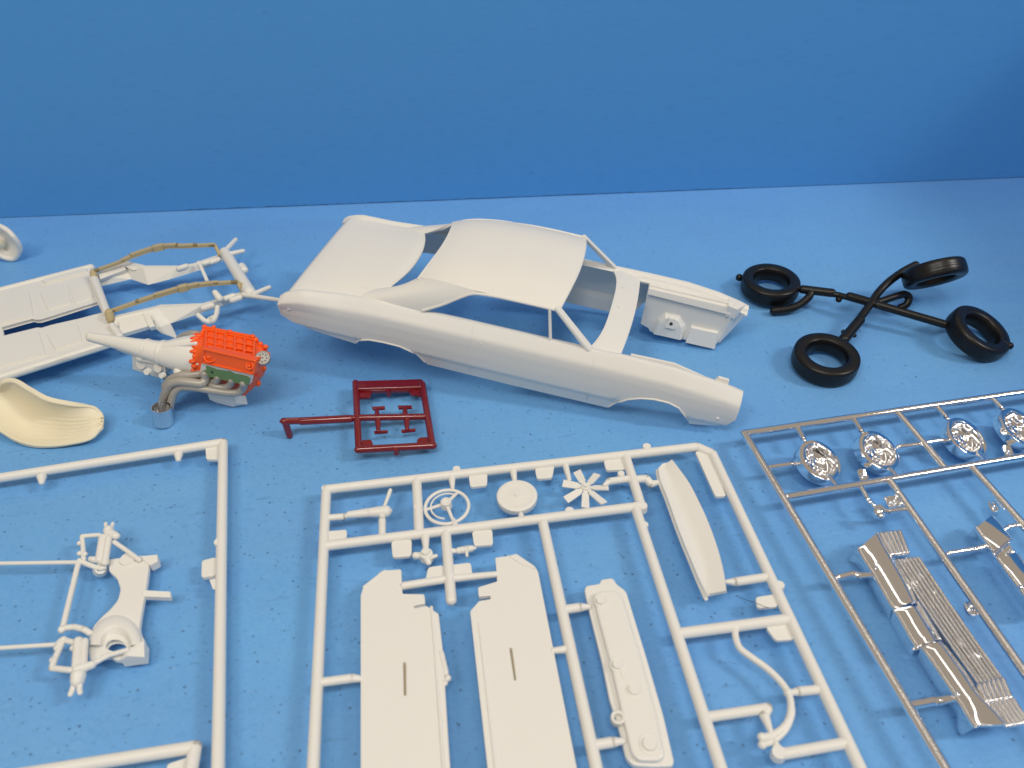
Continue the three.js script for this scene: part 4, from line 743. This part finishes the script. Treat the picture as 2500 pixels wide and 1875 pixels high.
// ================================================================ chrome sprue on the right
{
  const c = view(1780, 930, 1.7556), w = view(1800, 940, 3.16), b = view(2050, 1250, 2.6533), H = 8, m = M.chrome, R = 1.4;
  const C = (x, y, h = H) => c(x, y, h), Wv = (x, y, h = H) => w(x, y, h), B = (x, y, h = H) => b(x, y, h);
  const t = thing('chrome_sprue', 'shiny chrome plated sprue with four slotted wheels and two bumpers at the right edge', 'model sprue', flat(C(500, 700, 0), 0));
  runner(t, [past(C(68, 228), C(890, 1600), 45), C(66, 226), past(C(66, 226), C(1264, 50), 45)], R * 1.06, m);
  runner(t, [C(248, 498), past(C(248, 498), C(1260, 325), 45)], R, m);
  runner(t, [C(690, 430), past(C(690, 430), C(1262, 1243), 45)], R, m);
  runner(t, [C(1045, 375), past(C(1045, 375), C(1264, 622), 30)], R, m);
  const stub = (pts, r0 = 0.95, r1 = 0.5) => { runner(t, pts, r0, m, r1); };
  for (const [a, z] of [[[235, 637], [462, 604]], [[470, 338], [518, 430]], [[1250, 476], [1428, 455]], [[905, 272], [968, 372]], [[1545, 170], [1622, 262]], [[1970, 106], [2052, 192]]]) { stub([Wv(...a), Wv(...a).lerp(Wv(...z), 0.8), Wv(...z, H - 0.6)], 1.0, 0.45); part(t, 'gate_bead', ball(Wv(...z, H - 0.3), 0.9, 12), m); }
  for (const [a, z] of [[[770, 780], [705, 705]], [[1245, 715], [1178, 650]], [[1915, 592], [1865, 525]]]) stub([Wv(...a), Wv(...z, H - 1)], 0.9, 0.9);
  runner(t, [Wv(1240, 215), Wv(1598, 642)], R * 0.95, m);
  runner(t, [Wv(1420, 450), Wv(1610, 422, H - 0.5)], 0.95, m);
  for (const [x, y] of [[965, 690], [2085, 505], [1975, 930]]) part(t, 'tab', plate([[-48, -42], [20, -50], [58, 40], [-10, 52]].map(([dx, dy]) => Wv(x + dx, y + dy, H - 2)), H - 2, 1, { round: 1.6, bevel: 0.2 }), m);
  for (const [x, y] of [[965, 690], [2085, 505], [1975, 930]]) part(t, 'gate_bead', ball(Wv(x + 5, y + 8, H - 1.8), 0.7, 10), m);
  // four slotted wheels
  const lathe = (p, s = 48) => new THREE.LatheGeometry(p.map(([x, y]) => new THREE.Vector2(x, y)), s);
  const lathe2 = p => toCreasedNormals(clean(lathe(p, 56)), 0.55);
  const wheel = (x, y, k, n) => {
    const q = new THREE.Quaternion().setFromUnitVectors(V(0, 1, 0), n.normalize()), o = Wv(x, y, H), put = g => clean(g).scale(k, k, k).applyQuaternion(q).translate(o.x, o.y, o.z);
    const wh = part(t, 'wheel', put(lathe2([[6.3, -2.6], [7.3, -2.6], [7.55, -2.3], [7.6, 0.9], [7.6, 0.95], [7.45, 1.2], [7.4, 1.22], [6.35, 1.25], [6.3, 1.22], [6.2, 0.75], [6.15, 0.72], [5.75, 0.7], [5.7, 0.66], [5.5, -1.9], [5.4, -2.1], [3, -2.4], [0, -2.4]])), m);
    for (let i = 0; i < 5; i++) {
      const a = i / 5 * Math.PI * 2 + 0.5, sp = new THREE.SphereGeometry(1, 20, 14).scale(1.45, 0.8, 0.9).translate(3.7, -1.8, 0).rotateY(a);
      part(t, 'spoke', put(sp), m, wh);
    }
    part(t, 'hub', put(lathe([[0, -1.4], [0.9, -1.35], [1.2, -1.2], [1.4, -0.7], [1.8, -0.75], [2.1, -1.3], [2.4, -2.3]], 28)), m, wh);
  };
  wheel(625, 590, 1.05, V(0.33, 1, 0.24)); wheel(1080, 515, 1.05, V(0.33, 1, 0.24)); wheel(1752, 410, 1.05, V(0.33, 1, 0.24)); wheel(2165, 335, 1.06, V(0.33, 1, 0.24));
  // small fittings between the wheels and the bumper
  runner(t, [Wv(955, 785), Wv(1000, 870), Wv(1055, 935, H - 0.5)], 0.85, m, 0.55);
  for (const [x, y] of [[1005, 880], [1020, 905], [1052, 930]]) part(t, 'gate_bead', ball(Wv(x, y, H), 0.85, 12), m);
  const mir = part(t, 'mirror_fitting', [ball(Wv(1088, 985, H), 2.0, 16), ...rod(Wv(1075, 975, H), Wv(1105, 1010, H), 1.5, 1.2)], m);
  part(t, 'mirror_face', [new THREE.CylinderGeometry(1.7, 1.5, 0.9, 20).rotateX(0.5).translate(Wv(1095, 965, H + 1).x, H + 1, Wv(1095, 965, H + 1).z)], m, mir);
  runner(t, [Wv(1320, 952), Wv(1170, 975), Wv(1145, 972, H - 0.4)], 0.85, m, 0.9);
  part(t, 'tab', plate([[1130, 865], [1230, 845], [1270, 935], [1170, 945]].map(([x, y]) => Wv(x, y, H - 0.5)), H - 0.5, 0.8, { round: 0.6, bevel: 0.15 }), m);
  for (const [x, y] of [[1140, 880], [1180, 905], [1205, 890], [1215, 915], [1225, 860], [1260, 915]]) part(t, 'gate_bead', ball(Wv(x, y, H), rr(0.5, 0.8), 10), m);
  runner(t, [Wv(1260, 850, H), Wv(1235, 830, H + 0.3)], 1.1, m);
  part(t, 'tab', plate([[1000, 950], [1055, 935], [1098, 1005], [1030, 1005]].map(([x, y]) => C(x, y, H - 1.5)), H - 1.5, 1, { round: 1.6, bevel: 0.2 }), m);
  part(t, 'gate_bead', ball(C(1035, 968, H - 1.2), 1.0, 12), m);

  // front bumper with the ribbed grille behind it
  {
    const loft = (rows, n = 6) => { const out = []; const k = rows[0].length, cs = []; for (let j = 0; j < k; j++) cs.push(new THREE.CatmullRomCurve3(rows.map(r => r[j]), false, 'centripetal')); const N = (rows.length - 1) * n; for (let i = 0; i <= N; i++) out.push(cs.map(cv => cv.getPoint(i / N))); return out; };
    const row = (s, e, cr, top) => [B(...s, 2.5), B(s[0] + (e[0] - s[0]) * 0.55, s[1] + (e[1] - s[1]) * 0.5, 6.4), B(...e, 9.2), B(e[0] + 7, e[1] + 2, 9.8), B(cr[0] - 8, cr[1] + 2, 10.1), B(...cr, 9.8), B(...top, 7.4)];
    const up = [row([70, 300], [122, 238], [236, 150], [250, 158]), row([118, 330], [150, 292], [275, 230], [292, 240]), row([175, 405], [192, 358], [318, 305], [345, 318]), row([260, 560], [268, 490], [396, 444], [428, 462]), row([338, 690], [352, 632], [470, 592], [500, 610])];
    const dn = [row([520, 935], [540, 885], [636, 848], [690, 892]), row([650, 1140], [662, 1060], [770, 1030], [815, 1060]), row([770, 1310], [778, 1235], [880, 1190], [912, 1210]), row([785, 1400], [838, 1330], [958, 1268], [975, 1280]), row([800, 1440], [880, 1392], [1062, 1385], [1075, 1375])];
    const mid = [row([345, 705], [356, 655], [470, 632], [500, 630]), row([395, 790], [408, 742], [520, 715], [552, 718]), row([450, 890], [468, 850], [585, 822], [625, 818]), row([480, 920], [495, 888], [605, 850], [640, 850])];
    const lift = (rows, d) => rows.map(r => r.map((p, i) => i < 2 ? p : p.clone().add(V(0, d, 0))));
    const bp = part(t, 'front_bumper', [shell(loft(up), 0.8, 0.5), shell(loft(dn), 0.8, 0.5)], m);
    part(t, 'centre_guard', shell(loft(lift(mid, 0.9)), 0.8, 0.5), m, bp);
    part(t, 'guard_edge', [...rod(B(360, 640, 9.9), B(462, 622, 10.6), 0.8), ...rod(B(486, 640, 10.6), B(602, 832, 10.6), 0.75), ...rod(B(480, 888, 9.8), B(605, 848, 10.4), 0.6)], m, bp);
    part(t, 'bumper_edge', [tube(up.map(r => r[2]), 0.45, 40, true, 8), tube(dn.map(r => r[2]), 0.45, 40, true, 8), ...rod(B(505, 590, 9.4), B(640, 820, 9.4), 0.7), tube(up.map(r => r[5].clone()), 0.4, 40, true, 8), tube(dn.slice(0, 4).map(r => r[5].clone()), 0.4, 40, true, 8)], m, bp);
    for (const [x, y] of [[262, 228], [232, 370], [762, 1180]]) part(t, 'bolt_head', ball(B(x, y, 10.2), 0.7, 12), m, bp);
    // grille: backing, long bars, cross pieces and lamp ends
    const gr = part(t, 'grille', shell(loft([[B(330, 300, 6.4), B(520, 290, 6.4)], [B(590, 720, 6.4), B(790, 700, 6.4)], [B(905, 1130, 6.4), B(1072, 1105, 6.4)]].map(r => r.slice().reverse())), 0.8), m);
    for (let i = 0; i < 7; i++) { const k = i / 6, q = [B(352 + 158 * k, 312 - 12 * k, 7.4), B(625 + 150 * k, 725 - 30 * k, 7.4), B(905 + 152 * k, 1122 - 30 * k, 7.4)]; part(t, 'grille_bar', tube(q, i % 3 === 0 ? 0.6 : 0.46, 30, true, 8), m, gr); }
    for (let i = 0; i < 9; i++) { const k = rr(0.05, 0.95), u = rr(0.1, 0.8), p = B(352 + 553 * k + 158 * u, 312 + 810 * k - 20 * u, 7.9); part(t, 'grille_clip', rod(p, p.clone().add(V(rr(0.4, 0.9), 0, rr(0.9, 1.8))), 0.3, 0.3, true, 8), m, gr); }
    const lampEnd = (q) => { for (let i = 0; i < 6; i++) { const k = i / 5, L = (p, r) => B(p[0] + (r[0] - p[0]) * k, p[1] + (r[1] - p[1]) * k, 8.4); part(t, 'lamp_rib', rod(L(q[0], q[1]), L(q[3], q[2]), 0.75, 0.7, true, 10), m, gr); } part(t, 'lamp_plate', slab([B(...q[0], 8), B(...q[1], 8), B(...q[2], 7.6), B(...q[3], 7.6)], 1), m, gr); };
    lampEnd([[245, 145], [388, 128], [440, 262], [318, 275]]);
    lampEnd([[905, 1125], [1055, 1085], [1105, 1200], [950, 1225]]);
    lampEnd([[980, 1248], [1120, 1215], [1215, 1360], [1080, 1385]]);
    stub([B(-5, 422), B(75, 402), B(98, 402), B(118, 412), B(215, 408, 8.5)], 1.15, 0.75); part(t, 'gate_bead', ball(B(100, 402, 8), 1.0, 12), m);
    stub([B(455, 1252), B(608, 1222), B(630, 1225), B(650, 1222), B(742, 1205, 8.5)], 1.25, 0.85); part(t, 'gate_bead', ball(B(615, 1222, 8), 1.05, 12), m);
  }
  // rear bumper, cut off by the edge of the picture
  {
    const row = (s, e, cr, tp) => [B(...s, 3), B(...e, 8.6), B(e[0] + 6, e[1], 9), B(...cr, 9.2), B(...tp, 7)];
    const up = [row([872, 112], [884, 104], [974, 34], [990, 40]), row([905, 160], [915, 152], [1025, 92], [1045, 100]), row([985, 285], [994, 262], [1094, 190], [1118, 200])];
    const dn = [row([1010, 320], [1022, 302], [1128, 275], [1160, 290]), row([1080, 430], [1090, 400], [1200, 400], [1230, 400]), row([1170, 560], [1180, 520], [1290, 520], [1320, 520]), row([1260, 690], [1270, 640], [1380, 640], [1410, 640])];
    const rb = part(t, 'rear_bumper', [shell(up, 0.8, 0.4), shell(dn, 0.8, 0.4)], m);
    part(t, 'bumper_step', slab([B(994, 262, 9.4), B(1096, 192, 9.6), B(1130, 272, 8.4), B(1022, 300, 8.2)], 0.9), m, rb);
    part(t, 'bumper_edge', [tube(up.map(r => r[1]), 0.5, 20, true, 8), tube(dn.map(r => r[1]), 0.5, 20, true, 8), ...rod(B(1000, 275, 9.6), B(1092, 200, 9.8), 0.6)], m, rb);
    part(t, 'bolt_head', [ball(B(1115, 262, 9.2), 1.1, 12), ball(B(1175, 488, 9.4), 0.8, 12)], m, rb);
    stub([B(708, 268), B(880, 240), B(940, 225), B(1000, 222, 8)], 0.95, 0.6); stub([B(1194, 80), B(1100, 96), B(1050, 122, 8)], 0.8, 0.5);
    for (const [x, y] of [[860, 242], [900, 235], [938, 222], [1135, 88], [1100, 95]]) part(t, 'gate_bead', ball(B(x, y, 8.2), 0.9, 12), m);
  }
}

renderer.render(scene, camera);
